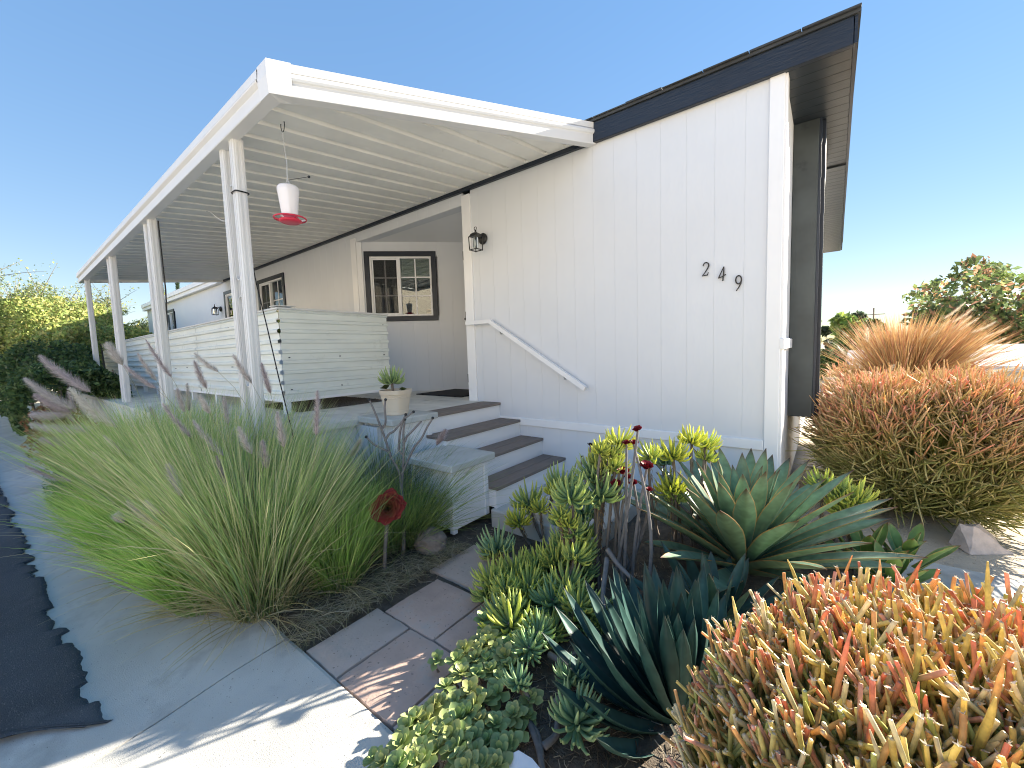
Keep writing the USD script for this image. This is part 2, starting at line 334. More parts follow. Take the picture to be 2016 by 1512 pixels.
# sidewalk of poured panels with open joints, falling to the road
SW_JOINTS = [-24, -20.5, -17, -13.5, -10.2, -7.4, -4.6, -1.83, .55, 2.9, 5.5, 9.0]
def sw_z(Y): return -.1 * (-2.705 - np.asarray(Y))
sw = UsdGeom.Xform.Define(stage, '/World/sidewalk'); tag(sw, 'grey concrete sidewalk and gutter along the road', kind='structure'); LOC['/World/sidewalk'] = np.zeros(3)
USED[('/World', 'sidewalk')] = 1
for a, b_ in zip(SW_JOINTS[:-1], SW_JOINTS[1:]):
    n = max(4, int((b_ - a) / .12)); xs = np.linspace(a + .005, b_ - .005, n)
    yt = -2.705
    jit0, jit1 = .012 * N2(xs * 0 + a, xs, 9), 0
    ys = np.array([yt, -2.72, -2.95, -3.2, -3.45, -3.72])
    X, Y = np.meshgrid(xs, ys, indexing='ij'); X = X.copy(); X[0] += .010 * np.sin(ys * 13 + a); X[-1] += .010 * np.sin(ys * 13 + b_)
    Z = sw_z(Y) + .004 * N2(X, Y, 3); Z[:, 0] -= .006; Z[0] -= .005; Z[-1] -= .005
    Vt_ = np.stack([X, Y, Z], -1).reshape(-1, 3); m_ = len(ys)
    i, j = np.meshgrid(np.arange(n - 1), np.arange(m_ - 1), indexing='ij')
    q = np.stack([i * m_ + j, i * m_ + j + 1, (i + 1) * m_ + j + 1, (i + 1) * m_ + j], -1).reshape(-1, 4)
    b1 = B().add(Vt_, q)
    for row in (0, n - 1):
        e = np.stack([X[row], Y[row], Z[row]], -1); lo = e - [0, 0, .12]
        k = np.arange(m_ - 1); b1.add(np.vstack([e, lo]), np.stack([k, k + 1, k + 1 + m_, k + m_], -1))
    e = np.stack([X[:, 0], Y[:, 0], Z[:, 0]], -1); lo = e - [0, 0, .12]; k = np.arange(n - 1)
    b1.add(np.vstack([e, lo]), np.stack([k, k + 1, k + 1 + n, k + n], -1))
    put(b1, 'panel', M['concrete'], sw)
# raised kerb lip beside the grasses
xs = np.arange(-19, -4.25, .09); prof = [(-3.10, -.06), (-3.075, .0), (-3.05, .028), (-2.95, .032), (-2.93, .0), (-2.93, -.06)]
P = np.array([[(x, y + .012 * (meshkit.fbm(np.array([x * 4, k, 0.])) - .5), z + .018 * (meshkit.fbm(np.array([x * 5, k * 2., 4.])) - .5)) for k, (y, z) in enumerate(prof)] for x in xs])
i, j = np.meshgrid(np.arange(len(xs) - 1), np.arange(len(prof) - 1), indexing='ij'); K = len(prof)
put(B().add(P.reshape(-1, 3), np.stack([i * K + j, (i + 1) * K + j, (i + 1) * K + j + 1, i * K + j + 1], -1).reshape(-1, 4)), 'kerb', M['curb'], kind='structure', label='low worn pale kerb between the grasses and the sidewalk')
# asphalt with a ragged edge lapping onto the concrete
xs = np.unique(np.r_[np.arange(-60, -14, 1.5), np.arange(-14, -1.74, .012)])
rag = .025 * (meshkit.fbm(np.c_[xs * 5, xs * 0, xs * 0 + 1.7], 5) - .5) + .05 * (meshkit.fbm(np.c_[xs * 13, xs * 0, xs * 0 + 9.1], 4) - .5) - .035 * (meshkit.noise(np.c_[xs * 9, xs * 0 + 4.2, xs * 0]) > .72)
ye = np.where(xs < -1.8, -3.315 + .041 * (xs + 1.8), -3.315) + rag
cols = [(0.0, .0), (.02, .004), (.06, .003), (.15, .0), (.25, -.002), (.4, -.003), (.8, -.006), (3.0, -.01), (7.2, -.02)]
P = np.stack([np.stack([np.minimum(xs, -2.0 - .97 * (dy + .0) + .03 * np.sin(dy * 40)), ye - dy, np.where(dy < 1, np.minimum(sw_z(np.maximum(ye, -3.33)) - .0 + dz, -.05 + dz), -.062 + dz) + (.004 if dy > 0 else -.004)], -1) for dy, dz in cols], 1)
K = len(cols); i, j = np.meshgrid(np.arange(len(xs) - 1), np.arange(K - 1), indexing='ij')
put(B().add(P.reshape(-1, 3), np.stack([i * K + j, i * K + j + 1, (i + 1) * K + j + 1, (i + 1) * K + j], -1).reshape(-1, 4)), 'road', M['asphalt'], smooth=True, kind='structure', label='dark asphalt road with a ragged edge')

put(B().box(-12, 40, -10.6, -3.70, -.30, -.10), 'driveway', M['concrete'], kind='structure', label='pale concrete driveway apron at the sidewalk')
# pavers
walk = UsdGeom.Xform.Define(stage, '/World/paver_path'); tag(walk, 'path of square stone pavers from the sidewalk to the steps', kind='structure'); LOC['/World/paver_path'] = np.zeros(3)
for k, (x0, x1, y0, y1, pm, tilt) in enumerate([(-1.735, -1.262, -1.865, -1.455, 'paver', .004), (-1.252, -.80, -1.862, -1.46, 'paver', -.004),
        (-1.613, -1.222, -2.292, -1.915, 'paver_pink', .003), (-1.212, -.825, -2.290, -1.91, 'paver_pink', .0), (-1.665, -1.392, -2.694, -2.305, 'paver', .0),
        (-1.382, -1.0, -2.692, -2.303, 'paver_pink', .004), (-.99, -.60, -2.69, -2.30, 'paver', .0)]):
    nx = 10; us = np.linspace(0, 1, nx); X, Y = np.meshgrid(us, us, indexing='ij'); d = np.minimum(np.minimum(X, 1 - X), np.minimum(Y, 1 - Y))
    e = .008 * (meshkit.fbm(np.stack([X * 7 + k * 9, Y * 7, 0 * X], -1)) - .5)
    Xw, Yw = x0 + (x1 - x0) * X + e, y0 + (y1 - y0) * Y + .008 * (meshkit.fbm(np.stack([X * 7, Y * 7 + k * 5, 0 * X + 5], -1)) - .5)
    Z = np.where(d <= 0, -.009, 0.0) + .006 * (meshkit.fbm(np.stack([X * 4 + k, Y * 4, 0 * X], -1)) - .5) + tilt * (X - .5) * 2
    V = np.stack([Xw, Yw, Z], -1).reshape(-1, 3); i, j = np.meshgrid(np.arange(nx - 1), np.arange(nx - 1), indexing='ij')
    b1 = B().add(V, np.stack([i * nx + j, (i + 1) * nx + j, (i + 1) * nx + j + 1, i * nx + j + 1], -1).reshape(-1, 4))
    b1.box(x0 + .004, x1 - .004, y0 + .004, y1 - .004, -.06, -.013)
    ring = np.r_[[a * nx for a in range(nx)], [(nx - 1) * nx + a for a in range(1, nx)], [a * nx + nx - 1 for a in range(nx - 2, -1, -1)], [a for a in range(nx - 2, 0, -1)]]
    tp = V[ring]; lo = tp - [0, 0, .05]; n = len(ring); q = np.arange(n); b1.add(np.vstack([tp, lo]), np.stack([q, q + n, (q + 1) % n + n, (q + 1) % n], -1))
    put(b1, 'paver', M[pm], walk, True)
put(B().box(-1.86, -.95, -1.12, -.02, -.05, .115, .012), 'landing', M['concrete'], kind='structure', label='concrete landing at the foot of the steps')
put(B().box(.46, 5.0, -.62, -.02, -.08, -.008, .01), 'garden_walk', M['concrete'], kind='structure', label='pale concrete walk beside the garden shrubs')

# ------------------------------------------------------------------ the mobile home
Z = lambda r: r + EYE                      # heights measured from the eye
house = thing('mobile_home', 'white mobile home with vertical siding, black eaves and a recessed entry', 'house')
EAVE = Z(1.845)
def wall_part(label=None): 
    return None
def planks(name, o, u, n, length, z0, z1, first, openings=(), pitch=.2032):
    """vertical siding boards, each a piece of its own, with a grooved joint between neighbours"""
    T = frame_T(o, u, n); b = B(); b.add(T(np.array(boxm(0, length, .10, .14, z0, z1)[0])), boxm(0, 1, 0, 1, 0, 1)[1]) if not openings else None
    if openings:
        segs = [0, length]
        for (a0, a1, h0, h1) in openings: segs += [a0, a1]
        segs = sorted(set(np.clip(segs, 0, length)))
        for a0, a1 in zip(segs[:-1], segs[1:]):
            zz = [(z0, z1)]
            for (c0, c1, h0, h1) in openings:
                if c0 - 1e-6 <= a0 and a1 <= c1 + 1e-6: zz = [(z0, h0), (h1, z1)]
            for q0, q1 in zz:
                v, f = boxm(a0, a1, .10, .14, q0, q1); b.add(T(v), f)
    w = put(b, name, M['siding'], house)
    edges = [0.0] + list(np.arange(first, length - .01, pitch)) + [length]
    if edges[1] < .02: edges.pop(1)
    g, gd = .003, .0017
    for a0, a1 in zip(edges[:-1], edges[1:]):
        prof = [(a0, .10), (a0, gd), (a0 + g * .45, gd), (a0 + g, 0.0), (a1, 0.0), (a1, .10)]
        zz = [(z0, z1)]
        for (c0, c1, h0, h1) in openings:
            if a0 < c1 - .01 and a1 > c0 + .01: zz = [(z0, h0), (h1, z1)]
        for q0, q1 in zz:
            if q1 - q0 < .01: continue
            b = B(); pr = np.array(prof); n_ = len(pr)
            v = np.vstack([np.c_[pr, np.full(n_, q0)], np.c_[pr, np.full(n_, q1)]]); i = np.arange(n_ - 1)
            b.add(T(v), np.stack([i, i + 1, i + 1 + n_, i + n_], -1)[:, ::-1]); b.add(T(v[[0, 1, n_ - 2, n_ - 1]]), [[0, 1, 2, 3]])
            put(b, 'siding_board', M['siding'], w)
    return w
JX = -2.985                                   # right side of the entry recess
A0 = -5.34                                    # left side of the recess
planks('front_wall', (JX, 0), (1, 0), (0, -1), -JX - .09, .04, EAVE, .105)
WIN = [(-8.93, -7.87), (-10.90, -9.85), (-16.13, -15.32)]
WZ0, WZ1 = Z(.40), Z(1.545)
LX = -18.5
planks('front_wall', (LX, 0), (1, 0), (0, -1), A0 - .13 - LX, .04, EAVE, .08, [(a - LX, b - LX, WZ0 - (.9 if k == 1 else 0), WZ1) for k, (a, b) in enumerate(WIN)])
# recess: header strip, ceiling, 45 degree wall and the door wall
RC = Z(1.712)
planks('recess_header', (A0 - .13, 0), (1, 0), (0, -1), JX - A0 + .01, RC, EAVE, .12)
c45 = math.sqrt(.5)
DW0, DW1 = .175, 1.09                           # window opening along the 45 degree wall
planks('recess_wall', (A0, .0), (c45, c45), (c45, -c45), 3.2, Z(-.57), RC + .02, .17, [(DW0, DW1, Z(.60), Z(1.50))])
b = B(); v, f = extrude([(JX - .115, .02), (A0 + .02, .02), (-3.07, 2.28)][::-1], RC + .004, RC + .03); put(b.add(v, f), 'recess_ceiling', M['trim'], house)
put(B().box(-3.06, -2.96, .02, 2.3, Z(-.57), RC, 0), 'door_wall', M['siding'], house)
b = B().box(-3.115, JX, -.018, .06, Z(-.57), RC + .10, .004); put(b, 'door_casing', M['trim'], house)
put(B().box(A0 - .14, A0 - .005, -.016, .05, Z(-.57), RC + .06, .004), 'corner_board', M['trim'], house)
b = B(); T = frame_T((A0, 0), (c45, c45), (c45, -c45)); v, f = boxm(.0, .075, -.016, .0, Z(-.57), RC, .003); put(b.add(T(v), f), 'corner_board', M['trim'], house)
put(B().box(-.092, .0, -.014, .1, .03, EAVE, .004), 'corner_board', M['trim'], house)
put(B().box(JX + .115, -.094, -.016, .02, Z(-.80), Z(-.722), .004), 'belt_board', M['trim'], house)
door = put(B().box(-3.10, -3.062, .10, 1.02, Z(-.55), Z(1.48), .006), 'door', M['trim'], house)
put(B().box(-3.112, -3.064, .012, .06, Z(-.57), Z(1.55), .004), 'door_jamb', M['black'], house)
for z in (-.30, .44, 1.14):
    b = B().box(-3.124, -3.112, -.006, .05, Z(z) - .045, Z(z) + .045, .003); b.tube([(-3.124, -.004, Z(z) - .05), (-3.124, -.004, Z(z) + .05)], .008, 8); put(b, 'hinge', M['metal'], door)
b = B().box(-3.125, -3.11, -.004, .06, Z(.36), Z(.44), .004); b.tube([(-3.12, .02, Z(.41)), (-3.165, .02, Z(.41)), (-3.168, .10, Z(.41))], .011, 8); put(b, 'handle', M['metal'], door)
put(B().box(-3.128, -3.113, -.002, .04, Z(.18), Z(.34), .003), 'lock_plate', M['galv'], door)
# right end wall, pilaster, belt, dark bay window
planks('end_wall', (0, .1), (0, 1), (1, 0), .74, .03, EAVE, .74)
planks('end_wall', (0, .85), (0, 1), (1, 0), 6.3, .03, EAVE, .15)
put(B().box(-.002, .016, .0, .1, .03, EAVE, .003), 'corner_board', M['trim'], house)
put(B().box(-.004, .026, -.016, .84, Z(-.045), Z(.035), .004), 'belt_board', M['trim'], house)
bay = put(B().box(.0, .178, .85, 2.0, Z(-.655), EAVE - .001, .004), 'bay_window', M['bay'], house)
b = B().box(.178, .196, .856, .90, Z(-.655), EAVE - .002, .002); b.box(.178, .222, .92, 1.99, Z(-.65), EAVE - .002, .003); put(b, 'frame', M['black'], bay)
put(B().box(.2225, .2245, 1.0, 1.9, Z(-.4), Z(1.5)), 'pane', M['glass'], bay)
# eaves: fascia, soffit boards, rake, roof, shingles, gutter
put(B().box(-11.0, .36, -.045, -.004, Z(1.842), Z(2.012), .004), 'fascia', M['black'], house)
def rake_x(y): return .372 + (y / 7.2) * .105
b = B(); v, f = extrude([(rake_x(-.045) - .02, -.045), (rake_x(-.045), -.045), (rake_x(7.3), 7.3), (rake_x(7.3) - .02, 7.3)], Z(1.846), Z(2.012)); put(b.add(v, f), 'rake_board', M['black'], house)
sof = put(B().box(-.02, .34, .0, 7.25, EAVE + .02, EAVE + .03), 'soffit', M['soffit'], house)
y = -.002; k = 0
while y < 7.15:
    y1 = y + .125; dz = 0.0 if y < 2.0 else -.018
    x1 = rake_x(y) - .022
    b = B(); v, f = extrude([(.0, y + .003), (x1, y + .003), (x1, y1 - .002), (.0, y1 - .002)], EAVE + dz, EAVE + dz + .016); put(b.add(v, f), 'soffit_board', M['soffit'], sof); y = y1
b = B(); RS = .16
v = np.array([(LX - .3, -.062, Z(2.013)), (.385, -.06, Z(2.013)), (.44, 3.6, Z(2.013) + 3.6 * RS), (LX - .3, 3.6, Z(2.013) + 3.6 * RS), (.49, 7.4, Z(2.013)), (LX - .3, 7.4, Z(2.013))])
top = v + [0, 0, .02]
b.add(np.vstack([v, top]), [[0, 3, 2, 1], [3, 5, 4, 2], [6, 7, 8, 9], [9, 8, 10, 11], [0, 1, 7, 6], [1, 2, 8, 7], [2, 4, 10, 8], [4, 5, 11, 10], [5, 3, 9, 11], [3, 0, 6, 9]])
roof = put(b, 'roof', M['roofing'], house)
x = .385
while x > -11.2:
    w = .30; dz = rng.uniform(0, .010); b = B().box(x - w + .004, x, -.072 - rng.uniform(0, .012), .10, Z(2.0335), Z(2.040) + dz, .002)
    V = b.V[0]; V[:, 2] += np.maximum(V[:, 1], 0) * RS; put(b, 'shingle', M['roofing'], roof); x -= w
put(B().box(-18.7, -11.05, -.13, -.004, Z(1.93), Z(2.05), .006).box(-18.7, -11.05, -.10, -.006, Z(1.83), Z(1.93), .004), 'gutter', M['trim'], house)
put(B().box(-18.52, -18.42, -.012, .1, .03, EAVE, .004), 'corner_board', M['trim'], house)
b = B().box(LX, LX + .06, .14, 7.15, .03, EAVE).box(LX, -.1, 7.1, 7.15, .03, EAVE); put(b, 'rear_wall', M['siding'], house)

def window(o, u, n, a0, a1, z0, z1, split=.47, trim=.075, grid=(2, 3), blind=.35, sticker=False, screen_left=True):
    T = frame_T(o, u, n)
    def bx(x0, x1, d0, d1, q0, q1, c=0): v, f = boxm(x0, x1, d0, d1, q0, q1, c); return T(v), f
    b = B()
    for (p0, p1, q0, q1) in ((a0 - trim, a1 + trim, z1, z1 + trim), (a0 - trim, a1 + trim, z0 - trim, z0), (a0 - trim, a0, z0 - .001, z1 + .001), (a1, a1 + trim, z0 - .001, z1 + .001)):
        b.add(*bx(p0, p1, -.022, .10, q0, q1, .003))
    w = put(b, 'window', M['black'], house)
    fr = .028; mid = a0 + (a1 - a0) * split
    b = B()
    for r in ((a0, a0 + fr, z0, z1), (a1 - fr, a1, z0, z1), (a0 + fr, a1 - fr, z0, z0 + fr), (a0 + fr, a1 - fr, z1 - fr, z1), (mid - .02, mid + .02, z0 + fr, z1 - fr)):
        b.add(*bx(r[0], r[1], -.012, .06, r[2], r[3], .003))
    put(b, 'sash_frame', M['trim'], w)
    l0, l1, r0, r1 = a0 + fr, mid - .02, mid + .02, a1 - fr
    b = B()
    for r in ((l0, l0 + .022, z0 + fr, z1 - fr), (l1 - .018, l1, z0 + fr, z1 - fr), (l0 + .022, l1 - .018, z0 + fr, z0 + fr + .022), (l0 + .022, l1 - .018, z1 - fr - .022, z1 - fr)):
        b.add(*bx(r[0], r[1], .004, .03, r[2], r[3], .002))
    put(b, 'sliding_sash', M['trim'], w)
    for s, (p0, p1) in enumerate(((l0 + .02, l1 - .016), (r0, r1))):
        q0, q1 = z0 + fr + (.02 if s == 0 else 0), z1 - fr - (.02 if s == 0 else 0)
        v, f = bx(p0, p1, .020 + .012 * s, .0235 + .012 * s, q0, q1); put(B().add(v, f), 'pane', M['glass'], w)
        b = B()
        for k in range(1, grid[0]): xx = p0 + (p1 - p0) * k / grid[0]; b.add(*bx(xx - .010, xx + .010, .013 + .012 * s, .019 + .012 * s, q0, q1))
        for k in range(1, grid[1]): zz = q0 + (q1 - q0) * k / grid[1]; b.add(*bx(p0, p1, .0105 + .012 * s, .0128 + .012 * s, zz - .010, zz + .010))
        if b.V: put(b, 'muntin', M['trim'], w)
    if screen_left:
        v, f = bx(l0 + .02, l1 - .016, .008, .0095, z0 + fr + .02, z1 - fr - .02); put(B().add(v, f), 'insect_screen', M['screen'], w)
    b = B(); nb = int((z1 - z0) * blind / .026)
    for k in range(nb): b.add(*bx(a0 + .01, a1 - .01, .085, .098, z1 - .02 - .026 * k - .021, z1 - .02 - .026 * k))
    if nb: put(b, 'blind', M['blind'], w)
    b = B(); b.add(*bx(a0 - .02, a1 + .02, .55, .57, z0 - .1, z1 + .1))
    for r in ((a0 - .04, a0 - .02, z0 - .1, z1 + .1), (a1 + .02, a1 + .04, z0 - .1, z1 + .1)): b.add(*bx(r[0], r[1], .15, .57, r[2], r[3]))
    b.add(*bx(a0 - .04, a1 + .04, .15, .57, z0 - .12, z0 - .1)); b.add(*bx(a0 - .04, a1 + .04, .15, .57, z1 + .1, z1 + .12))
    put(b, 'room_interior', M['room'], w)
    b = B(); b.add(*bx(a0 + .02, a0 + (a1 - a0) * .3, .12, .14, z0, z1)); put(b, 'curtain', M['curtain'], w)
    if sticker:
        v, f = bx(a1 - .10, a1 - .035, .0335, .0342, z0 + .04, z0 + .105); st_ = put(B().add(v, f), 'warning_sticker', M['pot'], w)
        b = B()
        for q in (.08, .062): b.add(*bx(a1 - .092, a1 - .043, .0328, .0336, z0 + q, z0 + q + .010))
        put(b, 'sticker_print', M['metal'], w)
    return w
window((A0, 0), (c45, c45), (c45, -c45), DW0, DW1, Z(.60), Z(1.50), sticker=True)
window((LX, 0), (1, 0), (0, -1), WIN[0][0] - LX, WIN[0][1] - LX, WZ0, WZ1, split=.45)
window((LX, 0), (1, 0), (0, -1), WIN[1][0] - LX, WIN[1][1] - LX, WZ0 - .9, WZ1, split=.5, grid=(1, 1), blind=0, screen_left=False)
window((LX, 0), (1, 0), (0, -1), WIN[2][0] - LX, WIN[2][1] - LX, WZ0, WZ1, split=.5)

# ------------------------------------------------------------------ porch deck, steps, pedestals
FL = Z(-.567)
deck = thing('porch_deck', 'raised grey porch deck with a white skirt under the awning', 'porch')
b = B(); v, f = extrude([(-17, -2.42), (-3.10, -2.42), (-3.06, -1.2), (-2.9, -1.12), (-2.9, -.02), (-17, -.02)], FL - .05, FL); put(b.add(v, f), 'floor_slab', M['deck'], deck)
b = B(); v, f = extrude([(-5.33, -.02), (-3.06, -.02), (-3.06, 2.2)], FL - .05, FL - .001); put(b.add(v, f), 'floor_slab', M['deck'], deck)
put(B().box(-17, -3.13, -2.40, -2.36, -.02, FL - .05), 'skirt', M['siding'], deck)
put(B().box(-3.17, -3.13, -2.36, -1.5, -.02, FL - .05), 'skirt', M['siding'], deck)
put(B().box(-3.17, -2.8, -1.5, -1.46, -.02, FL - .05), 'skirt', M['siding'], deck)

steps = thing('porch_steps', 'four white porch steps with brown wood treads', 'steps')
TR = [(-2.63, -.567), (-2.352, -.741), (-2.066, -.915), (-1.80, -1.0885)]
for k, (nx, tz) in enumerate(TR):
    back = TR[k - 1][0] - .012 if k else -2.905
    yb = [-1.10, -1.10, -1.085, -1.085][k]
    w2 = (nx - back) / 2
    for s in range(2):
        put(B().box(back + s * w2 + .003, back + (s + 1) * w2 - .002, yb, -.004, Z(tz) - .028, Z(tz), .003), 'tread', M['tread'], steps)
    z0 = Z(TR[k + 1][1]) if k < 3 else .115
    put(B().box(nx - .045, nx - .022, yb, -.004, z0 - .02, Z(tz) - .029), 'riser', M['trim'], steps)

for k, (nx, tz) in enumerate(TR):
    back = TR[k - 1][0] - .02 if k else -2.9
    put(B().box(back, nx - .046, [-1.098, -1.098, -1.083, -1.083][k], [-1.08, -1.08, -1.065, -1.065][k], .12, Z(tz) - .03), 'side_panel', M['trim'], steps)

def pedestal(name, label, x0, x1, y0, y1, z0, zt, panel=True):
    p = thing(name, label, 'pedestal', ((x0 + x1) / 2, (y0 + y1) / 2, z0), group='stair pedestals')
    put(B().box(x0 + .03, x1 - .03, y0 + .03, y1 - .03, z0 + .02, zt - .06, .004), 'body', M['trim'], p)
    for (px, py) in ((x1, y0), (x1, y1), (x0, y0), (x0, y1)):
        sx, sy = (1 if px == x1 else -1), (1 if py == y1 else -1)
        put(B().box(px - sx * .055, px - sx * .012, py - sy * .055, py - sy * .012, z0 + (.0 if sy < 0 else .03), zt - .058, .003), 'corner_trim', M['trim'], p)
    put(B().box(x1 - .05, x1 - .016, y0 + .05, y1 - .05, zt - .10, zt - .058, .003), 'top_trim', M['trim'], p)
    put(B().box(x0 - .03, x1 + .035, y0 - .03, y1 + .03, zt - .055, zt, .006), 'cap', M['cap'], p)
    return p
pedestal('stair_pedestal', 'lower square white pedestal with an empty concrete cap beside the bottom steps', -2.38, -1.885, -1.505, -1.075, .03, Z(-.81))
pedestal('stair_pedestal', 'upper white pedestal whose concrete cap carries the flower pot', -3.05, -2.60, -1.48, -1.03, .03, Z(-.535))

# ------------------------------------------------------------------ corrugated railing
rail = thing('porch_railing', 'pale green corrugated metal railing around the porch', 'railing', (-4.1, -1.69, FL))
RZ0, RZ1 = Z(-.415), Z(.505)
def ribbed(o, u, n, length, z0, z1, pitch=.105, depth=.022):
    prof = []; z = z0
    while z < z1 - .01:
        for dz, d in ((0, 0), (.045, .001), (.056, depth), (.082, depth), (.094, .001)):
            if z + dz <= z1: prof.append((z + dz, d))
        z += pitch
    prof.append((z1, 0)); pr = np.array(prof); T = frame_T(o, u, n)
    n_ = len(pr); segs = max(2, int(length / .6)); us = np.linspace(0, length, segs)
    v = np.vstack([np.c_[np.full(n_, a), -pr[:, 1] + .004 * np.sin(a * 3 + pr[:, 0] * 2), pr[:, 0]] for a in us])
    i, j = np.meshgrid(np.arange(segs - 1), np.arange(n_ - 1), indexing='ij')
    return T(v), np.stack([i * n_ + j, (i + 1) * n_ + j, (i + 1) * n_ + j + 1, i * n_ + j + 1], -1).reshape(-1, 4)
RX, RY = -4.1, -1.69; RL = -14.6
b = B().add(*ribbed((RX, RY), (0, 1), (1, 0), 1.27, RZ0, RZ1)); put(b, 'corrugated_panel', M['corrugated'], rail)
x = RX
for k in range(4):
    ln = min(2.7, x - RL)
    b = B().add(*ribbed((x - ln, RY - .003 * (k % 2)), (1, 0), (0, -1), ln + (.02 if k else 0), RZ0, RZ1)); put(b, 'corrugated_panel', M['corrugated'], rail); x -= ln
put(B().box(RX - .03, RX + .02, RY - .02, RY + 1.29, RZ1, RZ1 + .018, .004), 'top_cap', M['awning_white'], rail)
put(B().box(RL, RX - .031, RY - .022, RY + .03, RZ1, RZ1 + .018, .004), 'top_cap', M['awning_white'], rail)
b = B(); v, f = boxm(RX - .12, RX + .035, RY - .035, RY + .16, RZ1 + .016, RZ1 + .024, .002); v = v + np.c_[np.zeros((len(v), 2)), .014 * np.sin(v[:, 0] * 40) + .014 * np.sin(v[:, 1] * 31)]; put(b.add(v, f), 'crumpled_corner_cap', M['awning_white'], rail)
put(B().box(RX - .012, RX + .006, RY, RY + 1.27, RZ0 - .03, RZ0, .003), 'bottom_rail', M['trim'], rail)
put(B().box(RL, RX, RY - .004, RY + .03, RZ0 - .03, RZ0, .003), 'bottom_rail', M['trim'], rail)
for (x, y) in [(RX - .03, RY + .03), (RX - .03, RY + 1.2)] + [(RX - 1.05 * k, RY + .03) for k in range(1, 10)]:
    put(B().box(x - .03, x + .03, y - .03, y + .03, FL, RZ0 - .03, .003), 'leg', M['trim'], rail)
for dy in (.07, .62, 1.2):
    for z in (RZ1 - .12, (RZ0 + RZ1) / 2 - .03, RZ0 + .1):
        b = B(); b.tube([(RX + .0, RY + dy, z), (RX + .021, RY + dy, z)], .006, 8); put(b, 'screw', M['screw'], rail)
for k in range(12):
    for z in (RZ1 - .12, RZ0 + .32):
        b = B(); b.tube([(RX - .12 - k * .62, RY, z + .01 * (k % 3)), (RX - .12 - k * .62, RY - .021, z + .01 * (k % 3))], .005, 6); put(b, 'screw', M['screw'], rail)

# ------------------------------------------------------------------ awning: pans, fascia, posts
awn = thing('patio_awning', 'white aluminium patio awning with ribbed pans over the porch', 'awning')
P0, P1, P2, P3 = np.array([-1.43, -.002]), np.array([-2.36, -2.35]), np.array([-10.83, -2.35]), np.array([-10.87, -.05])
def abot(y): return Z(1.834) + (-y) * (1.555 - 1.834) / 2.35 * -1 * -1
def yend(x): return np.where(x > P1[0], P0[1] + (P0[0] - x) / (P0[0] - P1[0]) * (P1[1] - P0[1]), P1[1]) + .03
pw = .235; x = -1.445
while x > -10.8:
    prof = [(0, .030), (-.008, .0), (-.185, .0), (-.197, .030), (-pw, .030)]
    b = B(); rows = []
    for (dx, dz) in prof:
        xx = max(x + dx, -10.84); ye_ = float(yend(np.array(xx))); ys = np.linspace(-.05, min(ye_, -.06), 5)
        rows.append([(xx, q, abot(q) + .052 + dz + .002 * math.sin(q * 5 + x * 9)) for q in ys])
    V = np.array(rows); a, c = V.shape[:2]; i, j = np.meshgrid(np.arange(a - 1), np.arange(c - 1), indexing='ij')
    q = np.stack([i * c + j, i * c + j + 1, (i + 1) * c + j + 1, (i + 1) * c + j], -1).reshape(-1, 4)
    b.add(V.reshape(-1, 3), q); b.add(V.reshape(-1, 3) + [0, 0, .003], q[:, ::-1]); put(b, 'roof_pan', M['awning'], awn); x -= pw
def path_sweep(path, zb, prof, closed_ends=True):
    """path of plan points with base heights; prof (outward, up) swept along it, mitred"""
    path = np.asarray(path, float); n = len(path); dirs = unit(path[1:] - path[:-1])
    out = np.stack([dirs[:, 1] * -1 * -1, -dirs[:, 0]], -1) * -1
    off = []
    for k in range(n):
        if k == 0: off.append(out[0])
        elif k == n - 1: off.append(out[-1])
        else:
            m = unit(out[k - 1] + out[k]); off.append(m / (m @ out[k]))
    off = np.array(off); pr = np.asarray(prof); K = len(pr)
    V = np.array([[(*(path[k] + off[k] * o_), zb[k] + h) for (o_, h) in pr] for k in range(n)])
    i, j = np.meshgrid(np.arange(n - 1), np.arange(K), indexing='ij')
    q = np.stack([i * K + j, (i + 1) * K + j, (i + 1) * K + (j + 1) % K, i * K + (j + 1) % K], -1).reshape(-1, 4)
    return V.reshape(-1, 3), q
FP = [(-.055, .0), (.018, .0), (.02, .003), (.02, .078), (.022, .083), (.030, .088), (.035, .10), (.035, .112), (.030, .124), (-.006, .120), (-.006, .130), (.026, .132), (.028, .180), (.012, .186), (-.01, .184), (-.01, .04), (-.055, .035)]
bot = [abot(P0[1]), abot(P1[1]), abot(P1[1]) - .008, abot(P3[1])]
d01 = unit(P1 - P0)
put(B().add(*path_sweep([P0, P1 - d01 * .10], [bot[0], abot((P1 - d01 * .1)[1])], FP)), 'front_fascia', M['awning_white'], awn)
put(B().add(*path_sweep([P1 + [-.10, 0], P2], [bot[1], bot[2]], [(-.055, .0), (.02, .0), (.024, .004), (.024, .08), (.045, .10), (.047, .108), (.0, .108), (.0, .118), (.040, .120), (.040, .170), (.02, .176), (-.01, .174), (-.01, .04), (-.055, .035)])), 'side_gutter', M['awning_white'], awn)
put(B().add(*path_sweep([P1 - d01 * .105, P1, P1 + [-.105, 0]], [abot((P1 - d01 * .1)[1]) - .003, bot[1] - .003, bot[1] - .003], [(-.057, .0), (.026, .0), (.038, .10), (.034, .187), (.0, .189), (-.014, .05), (-.057, .038)])), 'corner_cap', M['awning_white'], awn)
put(B().add(*path_sweep([P2, P3], [bot[2], bot[3]], [(-.05, .0), (.0, .0), (.0, .10), (-.05, .10)])), 'end_fascia', M['awning'], awn)
put(B().add(*path_sweep([P2 + [.0, .28], P1 + [-.3, .28]][::-1], [abot(-2.07) + .0] * 2, [(-.03, .02), (.03, .02), (.03, .055), (-.03, .055)])), 'carrier_beam', M['awning'], awn) if False else None
